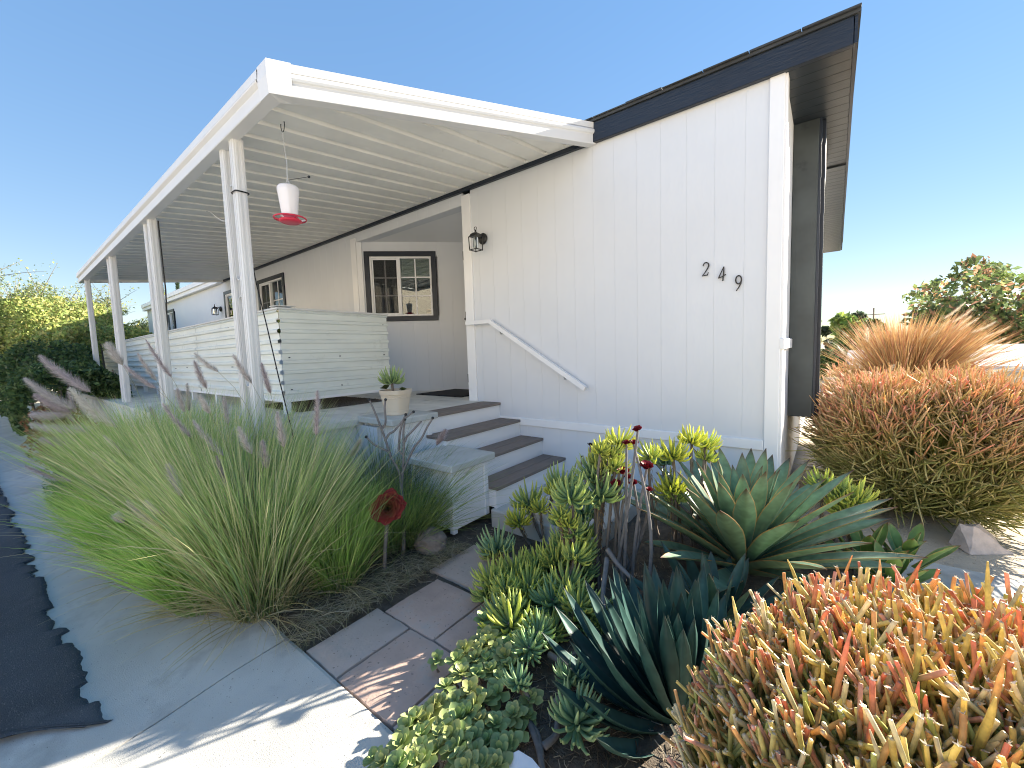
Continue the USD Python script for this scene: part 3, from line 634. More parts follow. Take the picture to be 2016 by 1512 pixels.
put(B().box(-10.85, -1.6, -.075, -.047, Z(1.878), Z(1.902), .002), 'wall_hanger', M['awning'], awn)
def post(x, y, s=.036, label=None):
    zt = abot(y) + .012; b = B().box(x - s, x + s, y - s, y + s, FL, zt, .006)
    for d in (-.4, .4):
        b.box(x + s - .001, x + s + .004, y + d * s - .006, y + d * s + .006, FL, zt - .01, .001); b.box(x + d * s - .006, x + d * s + .006, y - s - .004, y - s + .001, FL, zt - .01, .001)
    put(b, 'post', M['awning_white'], awn)
PX = [-3.10, -5.57, -7.92, -10.42]
for k, x in enumerate(PX):
    post(x, -2.30)
    if k < 3:
        x2 = x - .215; post(x2, -2.30, .030)
        zt = abot(-2.3)
        for zc, hh in ((zt - .62, .34), (zt - 1.42, .34), ):
            t = np.linspace(0, 1, 40); cx = (x + x2) / 2
            # S-shaped flat strap scroll between the two posts
            pts = []
            for a in np.linspace(-.2, math.pi, 12): pts.append((cx + .045 * math.cos(a), zc + hh - .05 + .05 * math.sin(a)))
            for a in np.linspace(math.pi * 1.0, math.pi * 2.2, 12)[::1]: pts.append((cx + .045 * math.cos(a), zc - hh + .05 + .05 * math.sin(a)))
            pts = np.array(pts); d = np.gradient(pts, axis=0); nn = unit(np.c_[-d[:, 1], d[:, 0]]) * .0025
            o_, i_ = pts + nn, pts - nn; K = len(pts)
            V = np.vstack([np.c_[o_[:, 0], np.full(K, -2.318), o_[:, 1]], np.c_[o_[:, 0], np.full(K, -2.282), o_[:, 1]], np.c_[i_[:, 0], np.full(K, -2.282), i_[:, 1]], np.c_[i_[:, 0], np.full(K, -2.318), i_[:, 1]]])
            q = np.arange(K - 1); f = np.vstack([np.stack([q + a * K, q + 1 + a * K, q + 1 + ((a + 1) % 4) * K, q + ((a + 1) % 4) * K], -1) for a in range(4)])
            put(B().add(V, f), 'scroll_strap', M['awning_white'], awn)
b = B(); th = np.linspace(0, 2 * np.pi, 17); zt = Z(1.20)
b.tube([(-3.10 + .046 * np.sign(math.cos(a)) * abs(math.cos(a)) ** .4, -2.30 + .046 * np.sign(math.sin(a)) * abs(math.sin(a)) ** .4, zt) for a in th], .005, 5); put(b, 'cable_tie', M['metal'], awn)
cab = B().tube([(-3.296, -2.207, 2.318), (-3.261, -2.199, 2.121), (-3.187, -2.209, 1.955), (-3.031, -2.222, 1.637), (-2.847, -2.243, 1.261), (-2.655, -2.26, .876), (-2.52, -2.28, .55)], .0045, 6)
put(cab, 'black_cable', M['metal'], smooth=True, label='black cable slanting from the nearest awning post down into the grass', cat='cable')
cab = B().tube([(-5.535, -2.255, Z(1.55)), (-5.53, -2.25, Z(.8)), (-5.56, -2.265, Z(.3)), (-5.60, -2.26, Z(-.2))], .007, 6)
put(cab, 'black_cable', M['metal'], smooth=True, label='black cable running down the second awning post', cat='cable')
t = np.linspace(0, 1, 12); A_, B_ = np.array([-3.33, -2.25, Z(1.17)]), np.array([-5.2, -1.9, Z(1.66)])
b = B().tube([A_ + (B_ - A_) * s - [0, 0, .18 * math.sin(math.pi * s) * (1 - s)] for s in t], .004, 5); put(b, 'white_cable', M['trim'], smooth=True, label='thin white cable sagging under the awning behind the nearest posts', cat='cable')
t = np.linspace(0, 1, 10)
b = B().tube([(-8.8, -1.6, Z(1.74)), (-8.8, -1.6, Z(1.4)), (-8.78, -1.6, Z(1.28)), (-8.84, -1.6, Z(1.26)), (-8.8, -1.6, Z(1.36))], .004, 5); put(b, 'hanging_hook', M['metal'], smooth=True, label='small wire hook hanging under the far end of the awning', cat='hook')
# ------------------------------------------------------------------ fittings on the walls
def lantern(x, z, label, s=1.0):
    p = thing('wall_lantern', label, 'lantern', (x, -.012, z), group='black wall lanterns')
    b = B(); v, f = lathe([(0, 0), (.062, 0), (.062, .010), (.055, .022), (.03, .03), (0, .03)], 24); v = np.c_[v[:, 0], -v[:, 2], v[:, 1]]; put(b.add(v + [x, -.012, z], f), 'back_plate', M['metal'], p, True)
    cy = -.135; b = B().tube([(x, -.03, z + .01), (x, -.07, z + .04), (x, -.11, z + .03), (x, cy, z + .02)], .009, 8); put(b, 'arm', M['metal'], p, True)
    b = B(); h = .055
    v = np.array([(x - h, cy - h, z - .005), (x + h, cy - h, z - .005), (x + h, cy + h, z - .005), (x - h, cy + h, z - .005), (x - h * .7, cy - h * .7, z + .03), (x + h * .7, cy - h * .7, z + .03), (x + h * .7, cy + h * .7, z + .03), (x - h * .7, cy + h * .7, z + .03), (x, cy, z + .055)])
    b.add(v, [[0, 3, 2, 1], [0, 1, 5, 4], [1, 2, 6, 5], [2, 3, 7, 6], [3, 0, 4, 7], [4, 5, 8, 8], [5, 6, 8, 8], [6, 7, 8, 8], [7, 4, 8, 8]])
    b.tube([(x, cy, z + .05), (x, cy, z + .07)], .01, 8); put(b, 'roof_cap', M['metal'], p)
    a = np.linspace(0, 2 * np.pi, 17); b = B().tube([(x + .017 * math.cos(q), cy, z + .088 + .017 * math.sin(q)) for q in a], .004, 6); put(b, 'ring', M['metal'], p, True)
    b = B()
    for sx in (-1, 1):
        for sy in (-1, 1):
            b.tube([(x + sx * h, cy + sy * h, z), (x + sx * h * .9, cy + sy * h * .9, z - .15)], .0055, 6)
    for (p0, p1) in (((-1, -1), (1, -1)), ((1, -1), (1, 1)), ((1, 1), (-1, 1)), ((-1, 1), (-1, -1))):
        b.tube([(x + p0[0] * h * .9, cy + p0[1] * h * .9, z - .143), (x + p1[0] * h * .9, cy + p1[1] * h * .9, z - .143)], .0055, 6)
    put(b, 'cage', M['metal'], p)
    v, f = lathe([(.032, -.008), (.034, -.12), (.030, -.125)], 16, (x, cy, z)); put(B().add(v, f), 'glass_shade', M['glass'], p, True)
    v, f = lathe([(0, -.03), (.012, -.035), (.022, -.06), (.02, -.085), (0, -.1)], 12, (x, cy, z)); put(B().add(v, f), 'bulb', M['trim'], p, True)
    return p
lantern(-2.80, Z(1.27), 'black caged lantern on the white wall right of the entry door')
lantern(-11.25, Z(1.25), 'small distant black lantern on the white wall past the sliding window')

hr = thing('handrail', 'white wooden handrail sloping down the wall beside the steps', 'handrail', (-2.7, -.06, Z(.34)))
yy = -.065
b = B(); pts = [(-3.06, Z(.348)), (-2.70, Z(.345)), (-1.535, Z(-.372))]
def bar(b, p, q, w, h, y):
    p, q = np.array(p), np.array(q); d = unit(q - p); n = np.array([-d[1], d[0]]) * h
    V = []
    for e in (p, q):
        for sn, sy in ((-1, -1), (1, -1), (1, 1), (-1, 1)): V.append((e[0] + n[0] * sn * .5, y + sy * w * .5, e[1] + n[1] * sn * .5))
    b.add(V, [[0, 1, 2, 3], [7, 6, 5, 4], [0, 4, 5, 1], [1, 5, 6, 2], [2, 6, 7, 3], [3, 7, 4, 0]])
bar(b, pts[0], (pts[1][0] + .012, pts[1][1]), .042, .042, yy); put(b, 'top_bar', M['trim'], hr)
b = B(); bar(b, pts[1], pts[2], .0425, .042, yy); put(b, 'sloping_bar', M['trim'], hr)
for f_ in (.12, .80):
    q = np.array(pts[1]) + (np.array(pts[2]) - pts[1]) * f_
    put(B().tube([(q[0], -.01, q[1] - .055), (q[0], -.05, q[1] - .06), (q[0], yy, q[1] - .02)], .007, 6), 'bracket', M['galv'], hr, True)

def digit(name, label, strokes, x, z, h):
    """strokes: list of polylines of (u, v, width) in digit height units"""
    from shapely.geometry import Point
    from shapely.ops import unary_union
    from shapely import MultiPoint
    geo = []
    for s in strokes:
        s = np.array(s, float); t = np.linspace(0, 1, 6 * len(s)); k = np.linspace(0, 1, len(s))
        q = np.stack([np.interp(t, k, s[:, c]) for c in range(3)], -1) * [.84, 1, .72]
        for a, c in zip(q[:-1], q[1:]):
            geo.append(unary_union([Point(a[:2]).buffer(a[2], 6), Point(c[:2]).buffer(c[2], 6)]).convex_hull)
    g = unary_union(geo).simplify(.004)
    m = trimesh.creation.extrude_polygon(g, .007 / h, engine='earcut')
    v = np.array(m.vertices) * h; v = np.c_[x + v[:, 0], -.010 - v[:, 2], z + v[:, 1]]
    put(B().add(v, m.faces[:, ::-1]), name, M['metal'], label=label, cat='house number', group='house number digits')
def arc(cx, cy, rx, ry, a0, a1, n, w0, w1=None):
    w1 = w0 if w1 is None else w1
    return [(cx + rx * math.cos(math.radians(a0 + (a1 - a0) * k / n)), cy + ry * math.sin(math.radians(a0 + (a1 - a0) * k / n)), w0 + (w1 - w0) * k / n) for k in range(n + 1)]
digit('house_number', 'black metal numeral 2, highest and leftmost of the house number', [arc(.33, .74, .22, .22, 175, -25, 12, .045, .062) + [(.44, .50, .055), (.25, .25, .042), (.04, .035, .035)], [(.04, .03, .03), (.25, .055, .055), (.45, .06, .05)], [(.45, .06, .04), (.52, .24, .028)]], -.525, Z(.542), .108)
digit('house_number', 'black metal numeral 4 between the other two numerals', [[(.42, .97, .045), (.22, .60, .040), (.03, .24, .045)], [(.03, .24, .05), (.3, .31, .045), (.56, .43, .045)], [(.43, .97, .05), (.42, .5, .055), (.36, .04, .06)]], -.408, Z(.488), .108)
digit('house_number', 'black metal numeral 9, lowest and rightmost of the house number', [arc(.30, .70, .20, .27, 0, 360, 22, .058), [(.50, .66, .06), (.46, .45, .055), (.34, .22, .048), (.16, .0, .042)]], -.297, Z(.405), .112)

mt = put(B().box(-4.35, -3.45, .18, .95, FL, FL + .014, .005), 'door_mat', M['mat'], label='black rubber door mat by the entry door', cat='door mat')
b = B()
rr = np.random.default_rng(3)
for k in range(46):
    x = -5.25 + .025 * k; b.tube([(x, -1.55 + .01 * rr.random(), FL + .006), (x + .02 * rr.normal(), -1.0, FL + .008), (x + .01, -.45 - .05 * rr.random(), FL + .006)], .009, 5)
put(b, 'reed_mat', M['fiber'], label='worn dark reed mat on the deck under the railing', cat='mat')

# flower pot on the upper pedestal
PCX, PCY, PCZ = -2.835, -1.26, Z(-.535)
pot = thing('flower_pot', 'beige plastic flower pot with small succulents on the upper pedestal', 'flower pot', (PCX, PCY, PCZ))
H = .225
prof = [(0, .0), (.098, .0), (.104, .006), (.106, .035), (.109, .037), (.109, .041), (.107, .043), (.128, .150), (.132, .153), (.132, .158), (.129, .160), (.130, .166), (.134, .168), (.134, .173), (.131, .175), (.134, .186), (.140, .188), (.146, .222), (.146, H), (.136, H), (.130, .20), (0, .198)]
v, f = lathe(prof, 40, (PCX, PCY, PCZ)); put(B().add(v, f), 'pot_body', M['pot'], pot, False)
v, f = lathe([(0, .204), (.128, .202)], 24, (PCX, PCY, PCZ)); put(B().add(v, f), 'potting_soil', M['soil'], pot)

# ------------------------------------------------------------------ plant builders
def mixc(a, b, t): a, b = np.asarray(a, float), np.asarray(b, float); t = np.asarray(t)[..., None]; return a * (1 - t) + b * t
def finger_head(c, r, yellow, rg, up=None, n=60):
    """rosette of slender pointed finger leaves that curve upwards"""
    th = np.radians(8 + 95 * np.sqrt((np.arange(n) + .5) / n)) + rg.normal(0, .08, n); ph = np.arange(n) * 2.39996 + rg.normal(0, .15, n)
    Ln = r * (1.50 + .40 * rg.random(n)) * (1.12 - .15 * np.sin(th) ** 2); K = 6; t = np.linspace(0, 1, K)
    th_t = th[:, None] * (1.22 - 1.12 * t[None] ** 1.15)                   # bends towards the vertical
    dr, dz = np.sin(th_t), np.cos(th_t); step = Ln[:, None] / (K - 1)
    R_ = np.cumsum(np.c_[np.full(n, .06 * r), (dr * step)[:, :-1]], 1); Zz = np.cumsum(np.c_[np.full(n, 0.), (dz * step)[:, :-1]], 1)
    P = np.stack([R_ * np.cos(ph)[:, None], R_ * np.sin(ph)[:, None], Zz - .35 * r], -1)
    if up is not None:
        w = unit(np.asarray(up, float)); a = unit(np.cross([0.0, 1, .1], w)); b_ = np.cross(w, a); P = P[..., :1] * a + P[..., 1:2] * b_ + P[..., 2:] * w
    P = P + np.asarray(c)
    rad = (.0042 + .042 * r) * np.array([.75, 1, 1, .92, .7, .18])[None] * (0.85 + .3 * rg.random((n, 1)))
    base, mid, tip = np.array([.14, .24, .13]), mixc([.27, .48, .30], [.58, .64, .11], yellow), mixc([.50, .64, .34], [.88, .86, .14], yellow)
    yv = np.clip(rg.normal(0, .12, n), -.2, .3)
    C = mixc(base, mid, np.clip(t * 2, 0, 1))[None] * (1 - np.clip(t * 2 - 1, 0, 1)[None, :, None]) + np.clip(t * 2 - 1, 0, 1)[None, :, None] * tip
    C = np.clip(C * (1 + yv[:, None, None]), 0, .9)
    v, f = tubem(P, rad, 5, True); return v, f, tube_cols(C, 5)

def rosette(c, r, rg, cin, cout, cedge, n=22, up=(0, 0, 1), flat=1.0, wide=.42, thick=.05, cup=.5):
    """rosette of broad spoon-shaped leaves, each a closed little solid"""
    w = unit(np.asarray(up, float)); a = unit(np.cross([.13, 1.0, .2], w)); b_ = np.cross(w, a)
    U = np.array([0, .35, .64, .86, 1.0]); Wd = np.array([.26, .62, 1.0, .60, .04]); Sx = np.array([-1, -.5, 0, .5, 1.0])
    Vs, Fs, Cs = [], [], []
    for k in range(n):
        q = (k + .6) / n; ph = k * 2.39996 + rg.normal(0, .1); L_ = r * (.38 + .68 * q ** .8) * (1 + rg.normal(0, .06))
        el = math.radians(78 - 78 * q ** .75 * flat) + rg.normal(0, .06)
        el_t = el - .25 * U + cup * .5 * U ** 2
        x = np.concatenate([[0], np.cumsum(np.diff(U) * np.cos(el_t[1:]))]) * L_ + .02 * r; z = np.concatenate([[0], np.cumsum(np.diff(U) * np.sin(el_t[1:]))]) * L_ - .25 * r * q
        wd = Wd * L_ * wide
        top = np.stack([np.repeat(x[:, None], 5, 1) - 0, wd[:, None] * Sx[None], z[:, None] + cup * .32 * wd[:, None] * Sx[None] ** 2], -1)
        bt = top.copy(); bt[:, 1:4, 2] -= thick * L_ * np.array([.8, 1, .8]); bt[:, :, 2] -= .004 * r
        P = np.concatenate([top.reshape(-1, 3), bt.reshape(-1, 3)])
        cs, sn = math.cos(ph), math.sin(ph); P = np.stack([P[:, 0] * cs - P[:, 1] * sn, P[:, 0] * sn + P[:, 1] * cs, P[:, 2]], -1)
        i, j = np.meshgrid(np.arange(4), np.arange(4), indexing='ij'); g = np.stack([i * 5 + j, (i + 1) * 5 + j, (i + 1) * 5 + j + 1, i * 5 + j + 1], -1).reshape(-1, 4)
        F = np.vstack([g, g[:, ::-1] + 25]); rim = [0, 1, 2, 3, 4, 9, 14, 19, 24, 23, 22, 21, 20, 15, 10, 5]
        F = np.vstack([F, [[rim[m], rim[m] + 25, rim[(m + 1) % 16] + 25, rim[(m + 1) % 16]] for m in range(16)]])
        base = mixc(cin, cout, q); tt = np.clip(U ** 2, 0, 1)[:, None] * .6 + .4 * np.abs(Sx)[None] ** 3
        col = mixc(base, cedge, np.clip(tt * .9, 0, 1)).reshape(-1, 3) * (1 + rg.normal(0, .06))
        Vs.append(P); Fs.append(F + 50 * k); Cs.append(np.vstack([col, col * .9]))
    V = np.vstack(Vs); V = V[:, :1] * a + V[:, 1:2] * b_ + V[:, 2:] * w
    return V + np.asarray(c), np.vstack(Fs), np.clip(np.vstack(Cs), 0, .9)

def stem_curve(p0, p1, rg, k=6, wob=.02):
    t = np.linspace(0, 1, k)[:, None]; p0, p1 = np.asarray(p0), np.asarray(p1); w = rg.normal(0, wob, 3) * [1, 1, .3]
    return p0 + (p1 - p0) * t + w * np.sin(np.pi * t)

def agave_leaf(base, az, el0, el1, Ln, Wd, rg, cA, cB, edge, tipc, fold=.5, K=12, margin=.10):
    """one thick channelled sword leaf with a coloured margin and a spine"""
    t = np.linspace(0, 1, K); el = el0 + (el1 - el0) * t; step = Ln / (K - 1)
    x = np.concatenate([[0], np.cumsum(np.cos(el[:-1]) * step)]); z = np.concatenate([[0], np.cumsum(np.sin(el[:-1]) * step)])
    prof = np.interp(t, [0, .12, .45, .62, .8, .93, 1], [.62, .60, .92, 1.0, .74, .30, .015]) * Wd * .5
    S = np.array([-1, -1 + margin, -.5, 0, .5, 1 - margin, 1]); n_ = len(S)
    fo = fold * np.interp(t, [0, .3, .8, 1], [1.2, .8, .55, 1.0])
    up = np.stack([-np.sin(el), np.cos(el)], -1)                      # leaf normal in the x-z plane
    lift = (np.abs(S)[None] ** 1.4) * prof[:, None] * fo[:, None]
    top = np.stack([x[:, None] + up[:, :1] * lift, S[None] * prof[:, None], z[:, None] + up[:, 1:] * lift], -1)
    th = np.interp(t, [0, .3, .8, 1], [.32, .2, .12, .01])[:, None] * Wd * .5 * (1 - S[None] ** 2) + .0012
    bot = top - np.stack([up[:, :1] * th, 0 * th, up[:, 1:] * th], -1)
    P = np.concatenate([top.reshape(-1, 3), bot.reshape(-1, 3)]); tw = rg.normal(0, .05)
    cs, sn = math.cos(az), math.sin(az); P = np.stack([P[:, 0] * cs - P[:, 1] * sn, P[:, 0] * sn + P[:, 1] * cs, P[:, 2]], -1)
    i, j = np.meshgrid(np.arange(K - 1), np.arange(n_ - 1), indexing='ij'); g = np.stack([i * n_ + j, (i + 1) * n_ + j, (i + 1) * n_ + j + 1, i * n_ + j + 1], -1).reshape(-1, 4)
    m = K * n_; e = np.arange(K - 1)
    F = np.vstack([g, g[:, ::-1] + m, np.stack([e * n_, e * n_ + m, (e + 1) * n_ + m, (e + 1) * n_], -1), np.stack([e * n_ + n_ - 1, (e + 1) * n_ + n_ - 1, (e + 1) * n_ + n_ - 1 + m, e * n_ + n_ - 1 + m], -1)])
    body = mixc(cA, cB, np.clip(t * 1.1, 0, 1))[:, None] * (1 + .10 * np.sin(S * 3 + az))[None, :, None] * (1 + rg.normal(0, .07))
    isedge = (np.abs(S) > .99)[None, :, None]; C = np.where(isedge, np.asarray(edge), body)
    tw_ = np.clip((t - .90) / .08, 0, 1)[:, None, None]; C = C * (1 - tw_) + np.asarray(tipc) * tw_
    C = np.broadcast_to(C, (K, n_, 3)).reshape(-1, 3)
    return P + np.asarray(base), F, np.clip(np.vstack([C, C * np.array([1.0, 1.02, .98])]), 0, .9)

def blades(n, base_c, base_r, Ln, lean, spread, rg, width=.0022, K=7, cols=None, droop=1.0, z0=0.0, leanvar=.25):
    """n arching grass blades from a tussock: returns P,S,W,C"""
    a = rg.uniform(0, 2 * np.pi, n); rr_ = base_r * np.sqrt(rg.random(n))
    p0 = np.stack([base_c[0] + rr_ * np.cos(a), base_c[1] + rr_ * np.sin(a), np.full(n, z0)], -1)
    el = np.radians(90 - np.abs(rg.normal(0, spread, n)) - 13 * rr_ / base_r); az = a + rg.normal(0, .5, n)
    d = np.stack([np.cos(el) * np.cos(az), np.cos(el) * np.sin(az), np.sin(el)], -1) + np.asarray(lean) * (1 + rg.normal(0, leanvar, (n, 1)))
    d = unit(d); L_ = Ln * (.55 + .55 * rg.random(n)); t = np.linspace(0, 1, K)
    hz = unit(d * [1, 1, 0]); dr = droop * (.25 + .5 * rg.random(n))
    P = p0[:, None] + d[:, None] * (L_[:, None] * t)[..., None] + hz[:, None] * ((L_ * dr * .35)[:, None] * t ** 2.2)[..., None] - np.array([0, 0, 1.0]) * ((L_ * dr * .45)[:, None] * t ** 2.4)[..., None]
    S = unit(np.cross(d, rg.normal(0, 1, (n, 3)))); W = width * (.6 + .8 * rg.random((n, 1))) * np.array([.7, 1, 1, .95, .8, .5, .08])[None, :K] if K == 7 else width * np.linspace(1, .1, K)[None] * np.ones((n, 1))
    c = np.asarray(cols); pick = rg.integers(0, len(c), n); tipc = c[pick] * 1.25 + [.05, .03, 0]
    C = mixc(c[pick][:, None] * np.ones((1, K, 1)) * .8, tipc[:, None] * np.ones((1, K, 1)), np.broadcast_to(t ** 1.5, (n, K)))
    return P, S, W, np.clip(C, 0, .9)

def plume(tip, base, rg, col, fat=.016, n=620):
    """bottle-brush seed head: a stalk with a cloud of fine bristles"""
    tip, base = np.asarray(tip), np.asarray(base); ax = tip - base; L_ = np.linalg.norm(ax); d = ax / L_
    s = rg.random(n); bend = np.array([0, 0, -.05 * L_]); c = base + ax * s[:, None] + bend * (4 * s * (s - 1))[:, None] * -1
    a = unit(np.cross(d, [.3, .2, 1])); b_ = np.cross(d, a); ang = rg.uniform(0, 2 * np.pi, n); o = a * np.cos(ang)[:, None] + b_ * np.sin(ang)[:, None]
    env = fat * np.interp(s, [0, .12, .5, .85, 1], [.7, 1.05, 1, .7, .25]) * (.65 + .7 * rg.random(n))
    e = c + o * env[:, None] + d * (env * 1.1)[:, None]; w = unit(np.cross(o, d)) * .0011
    V = np.stack([c - w, c + w, e], 1).reshape(-1, 3); F = np.arange(3 * n).reshape(-1, 3)
    cc = np.asarray(col) * (.75 + .5 * rg.random((n, 1))); C = np.stack([cc * .75, cc * .75, np.minimum(cc * 1.25, .9)], 1).reshape(-1, 3)
    return V, F, np.clip(C, 0, .9)

# ------------------------------------------------------------------ fountain grasses along the porch
PLUMES=[[-4.769,-3.251,1.469,-4.487,-3.021,1.162],[-4.938,-3.339,1.289,-4.664,-3.11,1.024],[-4.889,-3.298,1.154,-4.693,-3.12,0.996],[-4.483,-3.13,1.2,-4.224,-2.92,0.876],[-4.926,-3.328,0.995,-4.722,-3.128,0.981],[-4.804,-3.343,0.923,-4.447,-3.03,0.861],[-4.788,-3.297,0.792,-4.608,-3.118,0.763],[-4.237,-2.923,1.55,-4.183,-2.857,1.373],[-3.787,-2.905,1.373,-3.638,-2.77,1.193],[-3.712,-2.838,1.456,-3.639,-2.765,1.254],[-3.55,-2.813,1.547,-3.44,-2.718,1.279],[-3.011,-2.676,1.436,-2.917,-2.583,1.309],[-3.08,-2.667,1.387,-3.042,-2.622,1.197],[-2.659,-2.57,1.415,-2.592,-2.504,1.232],[-2.448,-2.495,1.358,-2.426,-2.466,1.171],[-3.025,-2.667,1.157,-3.001,-2.627,1.029],[-3.327,-2.801,1.101,-3.201,-2.692,0.859],[-2.981,-2.726,1.0,-2.851,-2.616,0.759],[-2.708,-2.691,0.795,-2.675,-2.657,0.556],[-2.624,-2.588,0.965,-2.582,-2.541,0.789],[-2.446,-2.526,0.887,-2.445,-2.512,0.706],[-2.313,-2.481,1.066,-2.302,-2.464,0.85],[-4.102,-3.015,0.838,-3.945,-2.874,0.643],[-4.317,-3.058,0.688,-4.201,-2.938,0.567],[-3.138,-3.053,0.533,-3.011,-2.939,0.361],[-3.048,-2.983,0.529,-2.987,-2.913,0.438],[-4.941,-3.398,0.57,-4.68,-3.167,0.423],[-3.194,-3.104,0.452,-3.186,-3.072,0.389],[-2.126,-2.324,1.184,-2.151,-2.34,0.914],[-1.955,-2.167,0.88,-2.024,-2.201,0.769],[-1.665,-1.743,0.893,-1.729,-1.77,0.788]]
GREENS = [(.26, .40, .14), (.32, .47, .17), (.38, .52, .20), (.20, .34, .15), (.46, .54, .24), (.56, .56, .33), (.66, .64, .40)]
BRIGHT = [(.30, .54, .12), (.37, .60, .15), (.26, .46, .12), (.46, .60, .20)]
CL = [((-2.22, -2.66), .17, 1.06, (-.04, .06, 0), 4600, 'widest green fountain grass arching over the sidewalk joint', GREENS),
      ((-2.10, -2.30), .15, .66, (-.06, -.02, 0), 2200, 'upright yellow-green grass tussock beside the paver path', BRIGHT + GREENS[:2]),
      ((-2.22, -1.86), .14, .50, (.04, .0, 0), 1500, 'short thin tussock under the dark red rosette', GREENS[:4] + BRIGHT[:1]),
      ((-2.72, -2.62), .20, 1.22, (-.05, .03, 0), 3000, 'tall fountain grass in front of the nearest awning post', GREENS),
      ((-3.30, -2.68), .20, 1.22, (-.04, .03, 0), 2800, 'fountain grass clump second from the sidewalk joint, under the black cable', GREENS),
      ((-3.95, -2.74), .20, 1.18, (-.04, .02, 0), 2600, 'bright green fountain grass spilling over the kerb', BRIGHT + GREENS),
      ((-4.75, -2.76), .20, 1.12, (-.03, .02, 0), 2200, 'fountain grass clump in front of the second awning post', BRIGHT + GREENS),
      ((-5.70, -2.78), .20, .95, (-.12, -.12, 0), 1300, 'farthest fountain grass clump beside the low green shrub', GREENS)]
CL += [((-2.52, -2.86), .13, .62, (-.28, -.16, 0), 2200, 'fresh green grass fringe lapping onto the sidewalk at the joint', BRIGHT),
       ((-3.15, -2.92), .14, .70, (-.25, -.16, 0), 2000, 'fresh green grass fringe over the kerb edge, middle one of three', BRIGHT),
       ((-3.85, -2.96), .14, .70, (-.22, -.14, 0), 1700, 'fresh green grass fringe over the kerb, nearest the low grey-green shrub', BRIGHT)]
clumps = []
for k, (c, r, Ln, lean, n, lab, cols) in enumerate(CL):
    rg = np.random.default_rng(100 + k)
    p = thing('fountain_grass' if k not in (1, 2, 8, 9, 10) else 'grass_tussock', lab, 'grass', (c[0], c[1], 0))
    P, S, W, C = blades(n, c, r, Ln, lean, 9, rg, width=.0020, cols=cols, droop=.5)
    v, f = ribbons(P, S, W); put(B().add(v, f, rib_cols(C)), 'blades', M['grass'], p, kind='stuff')
    P, S, W, C = blades(int(n * .14), c, r * 1.15, Ln * .46, np.array(lean) * .5, 32, rg, width=.0019, cols=[(.46, .42, .24), (.40, .38, .20), (.50, .46, .30)], droop=1.3)
    v, f = ribbons(P, S, W); put(B().add(v, f, rib_cols(C)), 'dry_blades', M['grass'], p, kind='stuff')
    if k not in (1, 2, 8, 9, 10):
        P, S, W, C = blades(150, c, r, Ln * .95, np.array(lean) + [-.1, .08, .3], 24, rg, width=.0017, cols=[(.62, .58, .36), (.70, .64, .42), (.55, .50, .28)], droop=1.1)
        v, f = ribbons(P, S, W); put(B().add(v, f, rib_cols(C)), 'straw_stalks', M['grass'], p, kind='stuff')
    clumps.append((p, np.array(c)))
rg = np.random.default_rng(55)
tall = [c for k, c in enumerate(clumps) if k not in (1, 2, 8, 9, 10)]
PCOL = [(.62, .55, .56), (.68, .62, .60), (.55, .48, .50), (.74, .68, .64)]
extra = []
for q in range(10):
    k = rg.integers(0, len(tall)); c = tall[k][1]; b0 = np.array([c[0] + rg.normal(0, .25) - .15, c[1] + rg.normal(-.05, .12), rg.uniform(.7, 1.05)]); dd = unit(np.array([-.35, -.2, .9]) + rg.normal(0, .15, 3)); extra.append([*(b0 + dd * rg.uniform(.16, .24)), *b0])
for k, q in enumerate(PLUMES + extra):
    tip, base = np.array(q[:3]), np.array(q[3:])
    if 16 <= k <= 28 or k in (3, 15): tip, base = [np.array(CAM) + (e - np.array(CAM)) * .84 for e in (tip, base)]
    pale = k in (22, 23, 25, 3)
    d = [np.linalg.norm(c[1] - base[:2] - [.25, .1]) for c in tall]; p, c = tall[int(np.argmin(d))]
    v, f, col = plume(tip, base, rg, (.80, .74, .64) if pale else PCOL[k % 4], fat=(.044 if k < 8 else .025) + .006 * rg.random(), n=1900 if k < 8 else 900)
    b = B().add(v, f, col)
    g = np.array([c[0] + rg.normal(0, .06), c[1] + rg.normal(0, .06), .02]); t = np.linspace(0, 1, 9)[:, None]; d0 = base - g; ax = unit(tip - base)
    ctrl = base - ax * np.linalg.norm(d0) * .45
    pts = (1 - t) ** 2 * g + 2 * t * (1 - t) * ctrl + t ** 2 * base; pts = np.vstack([pts, base + (tip - base) * np.array([[.5], [.97]])])
    v, f = tubem(pts[None], np.linspace(.0016, .0008, len(pts))[None], 4, False); b.add(v, f, np.broadcast_to([.38, .36, .20], (len(v), 3)))
    put(b, 'seed_plume', M['plume'], p)

# thin blue-green tussock behind, with the bare branched plant and the red rosette
rg = np.random.default_rng(21)
p = thing('grass_tussock', 'thin blue-green grass against the white skirt behind the bare branches', 'grass', (-2.5, -1.72, 0))
P, S, W, C = blades(1100, (-2.5, -1.72), .12, 1.0, (-.03, -.05, 0), 17, rg, width=.0018, cols=[(.14, .22, .14), (.18, .27, .17), (.22, .30, .15)])
v, f = ribbons(P, S, W); put(B().add(v, f, rib_cols(C)), 'blades', M['grass'], p, kind='stuff')
p = thing('grass_tussock', 'fine pale grass leaning over the lower pedestal cap', 'grass', (-2.12, -1.70, 0))
P, S, W, C = blades(800, (-2.12, -1.72), .12, .85, (.10, .02, 0), 20, rg, width=.0016, cols=[(.22, .32, .10), (.26, .36, .12), (.18, .27, .11)])
v, f = ribbons(P, S, W); put(B().add(v, f, rib_cols(C)), 'blades', M['grass'], p, kind='stuff')

